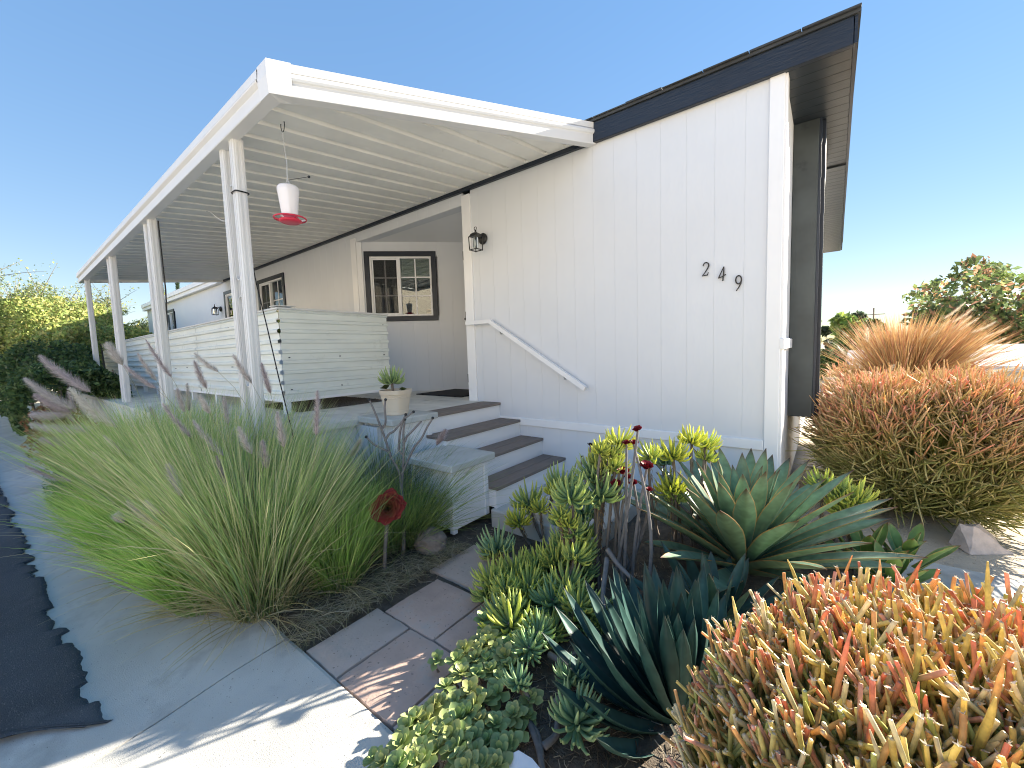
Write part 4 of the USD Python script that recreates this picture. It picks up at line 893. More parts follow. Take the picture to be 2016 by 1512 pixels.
BR=[[[-2.065,-1.884,0.687],[-2.101,-1.898,0.819],[-2.128,-1.91,0.903],[-2.16,-1.926,1.001],[-2.192,-1.942,1.085]],[[-2.128,-1.91,0.903],[-2.111,-1.899,0.889],[-2.098,-1.884,0.933],[-2.109,-1.883,1.03],[-2.104,-1.874,1.082]],[[-2.101,-1.899,0.802],[-2.08,-1.878,0.853],[-2.058,-1.861,0.859],[-2.029,-1.834,0.903],[-1.995,-1.801,0.956],[-1.952,-1.764,0.993]],[[-2.025,-1.847,0.74],[-2.023,-1.833,0.854],[-2.008,-1.814,0.936],[-1.993,-1.798,0.977]],[[-1.998,-1.826,0.739],[-2.003,-1.819,0.853],[-1.997,-1.805,0.943]],[[-1.994,-1.817,0.791],[-1.986,-1.808,0.825],[-1.949,-1.774,0.872],[-1.907,-1.736,0.929]],[[-1.967,-1.807,0.686],[-1.941,-1.78,0.758],[-1.904,-1.746,0.808],[-1.878,-1.718,0.883],[-1.847,-1.687,0.947]],[[-2.066,-1.882,0.708],[-2.085,-1.895,0.733],[-2.16,-1.948,0.777],[-2.203,-1.976,0.834]],[[-2.02,-1.86,0.0],[-2.0,-1.855,0.25],[-2.006,-1.858,0.481],[-2.013,-1.854,0.585],[-2.065,-1.884,0.687]],[[-2.006,-1.858,0.45],[-1.997,-1.83,0.688],[-2.025,-1.847,0.74]],[[-2.0,-1.84,0.62],[-1.998,-1.826,0.739]],[[-2.008,-1.851,0.567],[-1.967,-1.807,0.686]]]
p = thing('bare_branching_plant', 'leafless grey branches with black tips in front of the flower pot', 'plant', (-2.02, -1.86, 0))
for k, br in enumerate(BR):
    br = np.array(br); t = np.linspace(0, 1, len(br)); tt = np.linspace(0, 1, 14); pts = np.stack([np.interp(tt, t, br[:, c]) for c in range(3)], -1)
    pts[1:-1] = (pts[:-2] + 2 * pts[1:-1] + pts[2:]) / 4; r0 = .015 if k == 8 else .0085
    put(B().tube(pts, np.linspace(r0, .0062, 14), 8), 'branch', M['twig'], p, True)
    if k in (0, 1, 2, 3, 4, 6, 7):
        v, f, _ = meshkit.arrays(trimesh.creation.icosphere(1, .0105)); put(B().add(v + pts[-1], f), 'dark_tip', M['metal'], p, True)
rg = np.random.default_rng(31)
p = thing('red_rosette_plant', 'large dark red rosette succulent standing in the grass', 'succulent', (-1.95, -2.06, 0))
view = unit(np.array([.85, -.75, .45]))
v, f, c = rosette((-1.805, -2.106, .466), .105, rg, (.10, .14, .04), (.26, .025, .035), (.42, .07, .07), n=46, up=view, flat=.95, wide=.40, thick=.07, cup=.9); put(B().add(v, f, c), 'rosette', M['succ'], p, True)
put(B().tube(stem_curve((-1.95, -2.06, 0), (-1.835, -2.085, .44), rg), .012, 8), 'stem', M['twig'], p, True)
# ------------------------------------------------------------------ finger succulents, aeoniums, rosettes
HEADS=[[-1.471,-1.125,0.308,0.091],[-1.427,-1.308,0.229,0.065],[-1.262,-0.94,0.436,0.106],[-1.143,-1.06,0.4,0.101],[-0.938,-1.03,0.451,0.104],[-0.973,-1.2,0.378,0.093],[-0.973,-0.577,0.707,0.078],[-1.03,-0.647,0.631,0.07],[-1.109,-0.64,0.629,0.055],[-0.928,-0.78,0.57,0.074],[-0.727,-0.685,0.646,0.069],[-0.648,-0.35,0.604,0.086],[-0.717,-0.35,0.531,0.063],[-0.513,-0.35,0.724,0.068],[-0.412,-0.35,0.704,0.067],[-0.411,-0.35,0.602,0.052],[-0.609,-0.55,0.403,0.081],[-0.562,-0.55,0.329,0.059],[-1.303,-1.055,0.373,0.045],[-1.076,-1.321,0.303,0.053],[-1.306,-1.215,0.302,0.05],[-0.934,-1.396,0.305,0.056],[-0.957,-1.475,0.269,0.067],[-0.804,-1.556,0.279,0.057],[-1.036,-1.635,0.182,0.074],[-0.947,-1.598,0.222,0.07],[-1.129,-1.748,0.17,0.076],[-0.967,-1.839,0.17,0.065],[-0.762,-1.753,0.205,0.079],[-0.8,-1.867,0.17,0.077],[-0.644,-1.858,0.2,0.068],[-1.407,-1.585,0.17,0.083],[-1.179,-1.9,0.17,0.07],[-1.051,-1.938,0.17,0.054],[-0.872,-2.134,0.17,0.082],[-0.924,-2.045,0.17,0.05],[-0.716,-2.126,0.17,0.058],[-0.693,-2.224,0.17,0.051],[-0.626,-2.384,0.17,0.038],[-0.475,-2.247,0.17,0.046],[-0.373,-2.383,0.17,0.069],[-1.013,-1.333,0.313,0.052],[-1.114,-1.271,0.319,0.047],[0.257,-0.35,0.522,0.058],[0.343,-0.35,0.492,0.069],[0.42,-0.35,0.471,0.074],[0.389,-0.35,0.398,0.078]]
def cl_of(k, h):
    x, y = h[0], h[1]
    if k >= 43: return 4
    if 10 <= k <= 17: return 3
    if k in (38, 39, 40): return 5
    if y > -1.36 and x < -1.2: return 0
    if y > -1.45: return 1
    return 2
CLAB = ['yellow finger-leaf succulent clump nearest the bottom step', 'tall yellow-green finger-leaf succulent clump with the dark red rosettes rising beside it', 'large pale green finger-leaf succulent clump spreading beside the pavers',
        'yellow finger-leaf succulents standing behind the big agave against the wall', 'sunlit yellow-green finger-leaf succulents at the right side of the big agave', 'low blue-green finger-leaf succulents on the bare soil by the white paper']
heads = []
for k, (x, y, z, r) in enumerate(HEADS):                # tall lit stalks stand clear of the shade of the house corner
    dx, dy, dz = x - CAM[0], y - CAM[1], z - CAM[2]; sc_ = 1.0
    if k not in (5, 12, 18, 19, 20, 31, 37, 38, 39, 40) and k < 43 and cl_of(k, HEADS[k]) not in (0, 2): sc_ = min(1.0, max(.70, 2.16 / (dy / 1.78 - dx)))
    heads.append([CAM[0] + dx * sc_, CAM[1] + dy * sc_, CAM[2] + dz * sc_, r * sc_])
CB = [tuple(np.mean([h[:2] for k, h in enumerate(heads) if cl_of(k, HEADS[k]) == c], 0)) for c in range(6)]
rg = np.random.default_rng(77); cp = []
for lab, c in zip(CLAB, CB): cp.append(thing('finger_succulent', lab, 'succulent', (c[0], c[1], 0)))
extra_heads = []
for k in range(34):                                     # lower heads inside the clumps
    b0 = heads[rg.integers(21, 37)]; extra_heads.append([b0[0] + rg.normal(0, .07), b0[1] + rg.normal(.06, .06), max(.10, b0[2] - .07 - .06 * rg.random()), .05 + .02 * rg.random()])
for k in range(3):
    b0 = heads[rg.integers(2, 10)]; extra_heads.append([b0[0] + rg.normal(0, .08), b0[1] + rg.normal(.02, .06), b0[2] - .10 - .06 * rg.random(), .06 + .02 * rg.random()])
for k, h in enumerate(heads + extra_heads):
    x, y, z, r = h; ci = cl_of(k, HEADS[k]) if k < len(heads) else (2 if k < len(heads) + 34 else 1); p = cp[ci]
    yel = {0: .8, 1: .6, 2: .5, 3: .95, 4: .9, 5: 0.0}[ci] + rg.normal(0, .2); yel = float(np.clip(yel if ci != 5 else .05, 0, 1))
    if k in (5, 12, 19, 31, 37): yel = .12
    if k in (24, 25, 26, 27, 32, 33): yel = .7
    out = np.array([x - CB[ci][0], y - CB[ci][1], 0]) * .9; up = np.array([0, 0, 1.0]) + np.clip(out, -.5, .5) + rg.normal(0, .10, 3)
    c = np.array([x, y, z - r * .35])
    v, f, col = finger_head(c, r * 1.08, yel, rg, up, n=36 if r < .06 else 46)
    hd = put(B().add(v, f, col), 'head', M['succ'], p, True)
    b = B(); g = np.array([x - out[0] * .35 + rg.normal(0, .03), y - out[1] * .35 + rg.normal(0, .03), max(-.01, .0)])
    sc = stem_curve(g, c - unit(up) * r * .2, rg, 7, .02); b.tube(sc, np.linspace(.010, .008, 7), 6)
    put(b, 'stem', M['bark'], hd, True)
    nd = 64; tq = rg.random(nd) ** .6; base = sc[0] + (sc[-1] - sc[0]) * (.30 + .70 * tq)[:, None]; a = rg.uniform(0, 6.28, nd)   # hanging dry leaves
    ln = r * (.35 + .4 * rg.random(nd)); o = np.stack([np.cos(a), np.sin(a), 0 * a], -1)
    Pq = np.stack([base + o * .006, base + o * (ln * .4)[:, None] - [0, 0, .01], base + o * (ln * .5)[:, None] - np.c_[np.zeros((nd, 2)), ln * .8]], 1)
    v, f = ribbons(Pq, unit(np.cross(o, [0, 0, 1.0])), np.array([[.0022, .002, .0006]]) * np.ones((nd, 1))); cc = np.array([(.30, .20, .11), (.42, .30, .17), (.20, .13, .08)])[rg.integers(0, 3, nd)]
    put(B().add(v, f, np.repeat(cc, 6, 0)), 'dry_leaves', M['plume'], hd)

ZW = [(-.70, -.95, .849, .036), (-.777, -.95, .749, .032), (-.732, -.93, .751, .036), (-.902, -.95, .564, .037), (-.789, -.97, .56, .043), (-.638, -.95, .611, .050), (-.841, -.98, .467, .037), (-.762, -.95, .516, .033), (-.727, -.96, .487, .030), (-.626, -.95, .458, .028)]
ZW = [tuple(np.array(CAM) + (np.array(q[:3]) - CAM) * .84) + (q[3] * .84,) for q in ZW]
p = thing('dark_aeonium', 'cluster of dark red rosettes on bent brown stalks left of the big agave', 'succulent', (-.62, -1.38, 0))
for k, (x, y, z, r) in enumerate(ZW):
    up = np.array([.15 + rg.normal(0, .25), -.35 + rg.normal(0, .2), .8])
    v, f, c = rosette((x, y, z), r * 1.05, rg, (.20, .02, .03), (.30, .018, .035), (.34, .03, .05), n=26, up=up, flat=.75, wide=.40, thick=.07, cup=.9)
    hd = put(B().add(v, f, c), 'rosette', M['succ'], p, True)
    b = B().tube(stem_curve((-.62 + .06 * rg.normal(), -1.40 + .04 * rg.normal(), 0), np.array([x, y, z]) - unit(up) * r * .4, rg, 9, .05), np.linspace(.012, .0065, 9), 7); put(b, 'stem', M['twig'], hd, True)
p = thing('dried_aeonium', 'dead dark rosette on a crooked stalk above the finger succulents', 'succulent', (-.98, -1.0, 0))
v, f, c = rosette((-1.038, -.95, .701), .034, rg, (.035, .025, .022), (.05, .035, .03), (.06, .04, .035), n=18, flat=.5, wide=.25); put(B().add(v, f, c), 'rosette', M['plume'], p)
v, f, c = rosette((-1.113, -.95, .606), .018, rg, (.035, .025, .022), (.05, .035, .03), (.06, .04, .035), n=10, flat=.4, wide=.3); put(B().add(v, f, c), 'rosette', M['plume'], p)
put(B().tube([(-.96, -1.0, 0), (-1.0, -1.0, .25), (-1.06, -.98, .42), (-1.09, -.96, .47), (-1.06, -.95, .50), (-1.045, -.95, .6), (-1.04, -.95, .69)], .009, 7), 'stem', M['bark'], p, True)
put(B().tube([(-1.09, -.96, .47), (-1.115, -.95, .53), (-1.113, -.95, .60)], .006, 6), 'stem', M['bark'], p, True)

SD=[[-0.988,-2.162,0.132],[-0.91,-2.262,0.131],[-0.875,-2.279,0.132],[-0.774,-2.285,0.127],[-0.72,-2.249,0.124],[-0.922,-2.42,0.131],[-0.865,-2.366,0.129],[-0.777,-2.37,0.121],[-0.865,-2.448,0.124],[-0.81,-2.416,0.121],[-0.719,-2.376,0.117],[-0.727,-2.31,0.12],[-0.782,-2.485,0.12],[-0.689,-2.433,0.117],[-0.788,-2.561,0.123],[-0.716,-2.545,0.124],[-0.584,-2.473,0.122],[-0.739,-2.648,0.132],[-0.604,-2.543,0.127],[-0.655,-2.566,0.129],[-0.845,-2.695,0.135],[-0.834,-2.627,0.128],[-0.774,-2.724,0.136],[-0.801,-2.786,0.14],[-0.67,-2.635,0.131],[-0.625,-2.625,0.131],[-0.585,-2.61,0.13],[-0.698,-2.73,0.138],[-0.742,-2.764,0.14],[-0.606,-2.699,0.139],[-0.594,-2.657,0.135],[-0.529,-2.615,0.133],[-0.542,-2.682,0.142],[-0.505,-2.661,0.142],[-0.74,-2.819,0.147],[-0.577,-2.378,0.113],[-0.523,-2.579,0.129],[-0.827,-2.601,0.126],[-0.866,-2.53,0.123],[-0.713,-2.583,0.128],[-0.835,-2.739,0.137],[-0.714,-2.799,0.146],[-0.65,-2.693,0.136],[-0.805,-2.683,0.135],[-0.692,-2.669,0.133],[-0.728,-2.689,0.134],[-0.698,-2.779,0.144],[-0.574,-2.723,0.141],[-0.744,-2.847,0.152],[-0.881,-2.327,0.136],[-0.934,-2.368,0.138],[-0.823,-2.282,0.133],[-0.82,-2.342,0.127],[-0.726,-2.603,0.13],[-0.714,-2.483,0.119],[-0.783,-2.164,0.125],[-0.792,-2.215,0.129]]
p = thing('green_rosette_groundcover', 'low mat of green rosette succulents with yellow edges beside the pavers', 'succulent', (-.75, -2.6, 0))
rg = np.random.default_rng(91)
sd = [list(q) for q in SD]
for k in range(75):
    b0 = SD[rg.integers(0, len(SD))]; q = [b0[0] + rg.normal(0, .05), b0[1] + rg.normal(0, .05), b0[2] - .02 - .04 * rg.random()]
    if min(math.hypot(q[0] - e[0], q[1] - e[1]) for e in sd) > .030: sd.append(q)
for k, q in enumerate(sd):
    r = .046 + .014 * rg.random() if k < len(SD) else .038 + .012 * rg.random()
    if q[1] > -2.35: r *= 1.25
    up = np.array([.0, -.18, 1]) + rg.normal(0, .16, 3) * [1, 1, .2]
    yv = rg.random()
    v, f, c = rosette((q[0], q[1], q[2] - .015), r * 1.05, rg, mixc((.28, .44, .15), (.44, .50, .17), yv), mixc((.23, .36, .14), (.38, .43, .15), yv), mixc((.46, .56, .24), (.64, .58, .28), yv), n=rg.integers(11, 15), up=up, flat=1.0, wide=.36, thick=.08, cup=.45)
    hd = put(B().add(v, f, c), 'rosette', M['succ'], p, True)
    if k % 2 == 0: put(B().tube(stem_curve((q[0] + rg.normal(0, .03), q[1] + .02, -.02), (q[0], q[1], q[2] - .02), rg, 4, .01), .005, 5), 'stem', M['bark'], hd)

# ------------------------------------------------------------------ agaves
def agave(name, label, c, n, Ln, Wd, el_in, el_out, cA, cB, edge, tipc, seed, az_f=None, margin=.10, curve=-.12, fold=.5):
    rg = np.random.default_rng(seed); p = thing(name, label, 'agave', (c[0], c[1], c[2]))
    for k in range(n):
        q = (k + .5) / n; az = k * 2.39996 + rg.normal(0, .06)
        if az_f and not az_f(az % (2 * np.pi), q): continue
        el = math.radians(el_in + (el_out - el_in) * q ** .8) + rg.normal(0, .03); L_ = Ln * (.60 + .45 * q ** .5) * (1 + rg.normal(0, .05)); r0 = .02 + .05 * q
        if q > .9: L_ *= .8
        b0 = np.array(c) + [r0 * math.cos(az), r0 * math.sin(az), .10 * (1 - q) + .01]
        v, f, col = agave_leaf(b0, az, el, el + curve * (.5 + q), L_, Wd * (.75 + .3 * q), rg, cA, cB, edge, tipc, fold=fold, margin=margin)
        put(B().add(v, f, col), 'leaf', M['agave'], p, True)
    return p
agave('large_agave', 'large grey-green agave with red-edged sword leaves in front of the wall', (-.10, -.88, .06), 58, .77, .128, 88, 20, (.14, .225, .15), (.19, .30, .20), (.50, .27, .10), (.10, .03, .025), 5)
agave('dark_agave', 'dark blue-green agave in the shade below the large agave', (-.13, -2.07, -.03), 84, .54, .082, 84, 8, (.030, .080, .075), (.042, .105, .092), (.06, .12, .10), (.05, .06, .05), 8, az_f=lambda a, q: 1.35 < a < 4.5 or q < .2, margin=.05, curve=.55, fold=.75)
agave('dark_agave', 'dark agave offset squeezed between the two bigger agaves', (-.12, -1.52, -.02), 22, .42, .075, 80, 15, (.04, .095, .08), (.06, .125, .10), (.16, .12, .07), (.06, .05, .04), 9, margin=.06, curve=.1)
for k, (x, y, s, lab) in enumerate([(.47, -.45, .30, 'small bright green agave pup at the right of the large agave'), (.66, -.30, .26, 'small agave pup beside the garden walk, nearest the fire-stick hedge'), (.56, -.62, .22, 'little agave pup in front of the other pups')]):
    agave('agave_pup', lab, (x, y, .0), 11, s, .085, 80, 35, (.13, .24, .07), (.20, .32, .09), (.50, .36, .12), (.25, .08, .04), 20 + k)

# ------------------------------------------------------------------ fire sticks
OLIVE, GRN, YEL, ORG, COR, PINK = map(np.array, ((.20, .23, .06), (.32, .33, .10), (.82, .66, .24), (.84, .48, .20), (.80, .29, .18), (.80, .42, .32)))
def stick_batch(P, Rr, hue, rg, capcol=None, sides=6, taper=True):
    """pencils: P (N,K,3) base to tip, hue (N,3) tip colour"""
    N, K, _ = P.shape; t = np.linspace(0, 1, K)
    a = OLIVE[None] * (.8 + .8 * rg.random((N, 1))); C = a[:, None] * (1 - t[None, :, None] ** .9) + hue[:, None] * t[None, :, None] ** .9
    v, f = tubem(P, Rr, sides, True); cap = hue * .8 if capcol is None else capcol
    return v, f, np.clip(tube_cols(C, sides, cap), 0, .9)
def curve_pts(p0, d, Ln, bend, K=5):
    t = np.linspace(0, 1, K); return p0[:, None] + d[:, None] * (Ln[:, None] * t)[..., None] + bend[:, None] * ((Ln * .5)[:, None] * t ** 2)[..., None]
def pick_hue(n, rg, w):
    pal = np.stack([YEL, ORG, COR, PINK, GRN * 1.6, np.array([.80, .70, .46])]); return pal[rg.choice(6, n, p=w)] * (.8 + .4 * rg.random((n, 1)))

# near mound, pruned so that most sticks end in a cut
rg = np.random.default_rng(41)
fs = thing('fire_stick_bush', 'clipped orange fire-stick succulent mound in the near right corner', 'succulent', (.55, -2.6, 0))
FC = np.array([.66, -2.52]); FRX, FRY, FH = .66, .62, .80
def mound(u, a):
    x = FC[0] + FRX * u * np.cos(a); y = FC[1] + FRY * u * np.sin(a)
    z = FH * (1 - .10 * u ** 2 - .55 * np.clip(u - .72, 0, 1) ** 1.5 * 3.0)
    return np.stack([x, y, z], -1)
nb = 2300
u = np.sqrt(rg.random(nb)) * 1.0; a = rg.uniform(0, 2 * np.pi, nb)
tops = mound(u, a); tops[:, 2] += rg.normal(0, .018, nb)
nrm = unit(np.stack([.55 * u ** 2 * np.cos(a), .55 * u ** 2 * np.sin(a), np.ones(nb)], -1) + rg.normal(0, .22, (nb, 3)))
vis = (tops[:, 1] - (-3.5)) * .79 + (tops[:, 0] - .26) * -.61
order = np.argsort(np.hypot(tops[:, 0] - .259, tops[:, 1] + 3.5))
keep = np.hypot(tops[:, 0] - .259, tops[:, 1] + 3.5) > .30
rest = B()
cnt = 0
for q in order:
    if not keep[q]: continue
    top, n_ = tops[q], nrm[q]; ns = rg.integers(3, 7); fork = top - n_ * rg.uniform(.05, .10)
    root = fork - unit(n_ + rg.normal(0, .3, 3) * [1, 1, 0]) * rg.uniform(.08, .20)
    d = unit(n_ + rg.normal(0, .42, (ns, 3))); Ln = rg.uniform(.035, .085, ns)
    P = curve_pts(np.repeat(fork[None], ns, 0) + rg.normal(0, .003, (ns, 3)), d, Ln, rg.normal(0, .25, (ns, 3)) + [0, 0, .25])
    rad = (.0031 + .0016 * rg.random((ns, 1))) * np.array([.85, .95, 1, 1, .97])[None]
    hue = pick_hue(ns, rg, [.30, .22, .15, .08, .05, .20]); cut = rg.random(ns) < .75
    cap = np.where(cut[:, None], np.array([.66, .56, .42]), hue); rad[~cut, -1] *= .35
    b = B(); b.add(*stick_batch(P, rad, hue, rg, cap))
    e = curve_pts(root[None], unit(fork - root)[None], np.array([np.linalg.norm(fork - root)]), rg.normal(0, .06, (1, 3)))
    b.add(*stick_batch(e, np.full((1, 5), .0055), GRN[None] * 1.0, rg, None))
    if rg.random() < .35:                               # dry papery ends and tiny leaves at the cuts
        for m in range(ns):
            if cut[m]:
                tp = P[m, -1]; k3 = 4; ang = rg.uniform(0, 6.28, k3); o = np.stack([np.cos(ang), np.sin(ang), .5 + 0 * ang], -1) * .007
                Pq = np.stack([np.repeat(tp[None], k3, 0), tp + o], 1); v, f = ribbons(Pq, unit(rg.normal(0, 1, (k3, 3))), np.array([[.0022, .0006]]) * np.ones((k3, 1))); b.add(v, f, np.broadcast_to([.68, .60, .48], (len(v), 3)))
    if cnt < 290: put(b, 'branch', M['stick'], fs, True); cnt += 1
    else: rest.V += b.V; rest.C += b.C; rest.Q += [f + rest.n for f in b.Q]; rest.n += b.n
put(rest, 'branches', M['stick'], fs, True, kind='stuff')
# longer unclipped shoots
ns = 60; u = np.sqrt(rg.random(ns)) * .9; a = rg.uniform(0, 2 * np.pi, ns); t0 = mound(u, a) - [0, 0, .09]
ok = np.hypot(t0[:, 0] - .259, t0[:, 1] + 3.5) > .45; t0 = t0[ok]; ns = len(t0)
P = curve_pts(t0, unit(np.array([0, 0, 1.0]) + rg.normal(0, .28, (ns, 3))), rg.uniform(.12, .20, ns), rg.normal(0, .2, (ns, 3)), 7)
hue = np.array([COR, ORG, YEL])[rg.integers(0, 3, ns)] * (.9 + .4 * rg.random((ns, 1)))
b = B().add(*stick_batch(P, (.0042 + .0014 * rg.random((ns, 1))) * np.array([1, 1, 1, 1, .95, .8, .3])[None], hue, rg)); put(b, 'long_shoots', M['stick'], fs, True, kind='stuff')
# inner stems
ns = 260; u = np.sqrt(rg.random(ns)); a = rg.uniform(0, 2 * np.pi, ns); e = mound(u * .95, a) - [0, 0, .10]; g = np.c_[FC[0] + (e[:, 0] - FC[0]) * .55, FC[1] + (e[:, 1] - FC[1]) * .55, np.zeros(ns)]
t = np.linspace(0, 1, 6)[None, :, None]; P = g[:, None] * (1 - t) + e[:, None] * t + rg.normal(0, .012, (ns, 6, 3))
b = B().add(*stick_batch(P, np.full((ns, 6), .009) * (.8 + .5 * rg.random((ns, 1))), np.repeat(OLIVE[None] * 1.5, ns, 0), rg)); put(b, 'inner_stems', M['stick'], fs, True, kind='stuff')

def big_fire(name, label, c, rx, ry, h, n, seed, rad0=.0043, floor=.0, sx=1.0, lab_group=None, flare=.0):
    """tall rounded shrub: green forking pencils that turn orange towards the sunny top"""
    rg = np.random.default_rng(seed); p = thing(name, label, 'shrub', (c[0], c[1], floor))
    a = rg.uniform(0, 2 * np.pi, n); v_ = rg.random(n); el = np.arccos(1 - v_ * 1.7)
    shell = .80 + .22 * rg.random(n)
    dirx = np.stack([np.sin(el) * np.cos(a), np.sin(el) * np.sin(a), np.cos(el)], -1)
    sq = np.sign(dirx) * np.abs(dirx) ** .66; sq[:, :2] *= (.58 + .42 * np.clip((sq[:, 2:] + 1) / 1.1, 0, 1))                                    # box-like rounded shape
    hz = h * .5
    ctr = np.array([c[0], c[1], floor + hz]); fork = ctr + sq * np.array([rx, ry, hz]) * shell[:, None]
    nn = unit(dirx * [.85, .85, .3] + [0, 0, .75]); b = B(); parts = 0; allP, allR, allH = [], [], []
    for lev in range(2):
        m = 3 if lev == 0 else 3
        base = np.repeat(fork - nn * (.16 if lev else .07), m, 0); d = unit(np.repeat(nn, m, 0) + rg.normal(0, .55, (n * m, 3))); Ln = rg.uniform(.06, .13, n * m) * np.repeat(1.15 + 1.7 * np.clip(.80 - (fork[:, 2] - floor) / h, 0, .7), m) * (1.7 if lev else 1)
        P = curve_pts(base, d, Ln, rg.normal(0, .25, (n * m, 3)) + [0, 0, .3])
        rad = rad0 * (.75 + .5 * rg.random((n * m, 1))) * np.array([.9, 1, 1, .95, .6])[None]
        hrel = (P[:, -1, 2] - floor) / h; warm = np.clip((hrel - .44) / .26 + rg.normal(0, .20, n * m), 0, 1) * (1 if lev == 0 else .45)
        hot = np.array([[.90, .46, .26], [.90, .34, .24], [.90, .46, .36], [.88, .62, .24], [.88, .60, .38]])[rg.choice(5, n * m, p=[.3, .2, .2, .1, .2])] * (.85 + .35 * rg.random((n * m, 1)))
        grn = np.array([(.60, .56, .23), (.72, .62, .31), (.46, .47, .17)])[rg.integers(0, 3, n * m)]
        allP.append(P); allR.append(rad); allH.append(grn * (1 - warm[:, None]) + hot * warm[:, None])
    P, Rr, H_ = np.concatenate(allP), np.concatenate(allR), np.concatenate(allH)
    dist = np.hypot(P[:, 0, 0] - CAM[0], P[:, 0, 1] - CAM[1]); near = np.argsort(dist)
    df = np.argsort(np.hypot(fork[:, 0] - CAM[0], fork[:, 1] - CAM[1]))
    for i in df[:250]:
        g = np.r_[3 * i:3 * i + 3, 3 * n + 3 * i:3 * n + 3 * i + 3]; b = B().add(*stick_batch(P[g], Rr[g], H_[g], rg, None, 5))
        b.add(*stick_batch(np.linspace(fork[i] - nn[i] * .17, fork[i] - nn[i] * .06, 5)[None], np.full((1, 5), rad0 * 1.25), H_[g[3:4]] * .8, rg, None, 5)); put(b, 'branch', M['stick'], p, True)
    r_ = np.concatenate([np.r_[3 * i:3 * i + 3, 3 * n + 3 * i:3 * n + 3 * i + 3] for i in df[250:]])
    put(B().add(*stick_batch(P[r_], Rr[r_], H_[r_], rg, None, 5)), 'branches', M['stick'], p, True, kind='stuff')
    ns = 150; e = fork[rg.integers(0, n, ns)] - nn[rg.integers(0, n, ns)] * .0; g0 = np.c_[c[0] + (e[:, 0] - c[0]) * .3, c[1] + (e[:, 1] - c[1]) * .3, np.full(ns, floor)]
    t = np.linspace(0, 1, 7)[None, :, None]; S_ = g0[:, None] * (1 - t) + (e * .9 + ctr * .1)[:, None] * t + rg.normal(0, .02, (ns, 7, 3)) * np.sin(np.pi * t)
    put(B().add(*stick_batch(S_, np.linspace(.02, .008, 7)[None] * (.7 + .5 * rg.random((ns, 1))), np.repeat(OLIVE[None] * 2, ns, 0), rg, None, 6)), 'stems', M['stick'], p, True, kind='stuff')
    return p
big_fire('fire_stick_hedge', 'big rounded fire-stick shrub with salmon tips at the corner of the house', (.90, 1.20), .70, .82, 1.11, 2600, 61, floor=-.02)
big_fire('fire_stick_hedge', 'small distant fire-stick shrub behind the big one beside the house', (.66, 3.6), .42, .5, 1.12, 420, 62, floor=-.05)

# ------------------------------------------------------------------ orange grass, hedges, shrubs, trees
rg = np.random.default_rng(71)
og = thing('orange_grass', 'dry orange fountain grass rising behind the fire-stick shrub', 'grass', (1.05, 3.4, .6))
P, S, W, C = blades(4200, (1.05, 3.4), .16, 1.14, (.14, 0, .45), 24, rg, width=.0036, cols=[(.44, .26, .12), (.52, .34, .16), (.30, .18, .10), (.52, .42, .24), (.42, .20, .13)], droop=.5, z0=.62)
v, f = ribbons(P, S, W); put(B().add(v, f, rib_cols(C)), 'blades', M['dry_blade'], og, kind='stuff')
for k in range(34):
    az = rg.normal(-.2, 1.1); el = rg.uniform(.5, 1.3) if k > 8 else rg.uniform(.25, .7); g = np.array([1.05, 3.4, .6]); d = np.array([math.cos(az) * math.cos(el), math.sin(az) * math.cos(el) * .6, math.sin(el)])
    base = g + d * rg.uniform(.7, 1.05); tip = base + unit(d + [.35, 0, -.25]) * rg.uniform(.20, .30); b = B().add(*plume(tip, base, rg, (.78, .68, .55), .024, 420))
    v, f = tubem(np.linspace(g, base, 5)[None], np.full((1, 5), .002), 4, False); b.add(v, f, np.broadcast_to([.5, .36, .18], (len(v), 3))); put(b, 'seed_plume', M['plume'], og)

def leaves(C, size, rg, cols, up=0.0, asp=.55, vary=.25):
    n = len(C); a = unit(rg.normal(0, 1, (n, 3)) + [0, 0, up]); b_ = unit(np.cross(a, rg.normal(0, 1, (n, 3)))); s = size * (.6 + .8 * rg.random((n, 1)))
    d = np.cross(a, b_); p0 = C - d * s; p1 = C + b_ * s * asp + a * s * .12; p2 = C + d * s; p3 = C - b_ * s * asp + a * s * .12
    V = np.stack([p0, p1, p2, p3], 1).reshape(-1, 3); F = np.arange(4 * n).reshape(-1, 4)
    c = np.asarray(cols)[rg.integers(0, len(cols), n)] * (1 + vary * rg.normal(0, 1, (n, 1))); return V, F, np.repeat(np.clip(c, .005, .9), 4, 0)
def clump_points(n, centres, radii, rg, shell=.5):
    k = rg.choice(len(centres), n, p=np.asarray(radii) ** 2 / np.sum(np.asarray(radii) ** 2)); d = unit(rg.normal(0, 1, (n, 3))); r = (shell + (1 - shell) * rg.random(n) ** .6)
    return np.asarray(centres)[k] + d * (r * np.asarray(radii)[k])[:, None] * [1, 1, .8], k
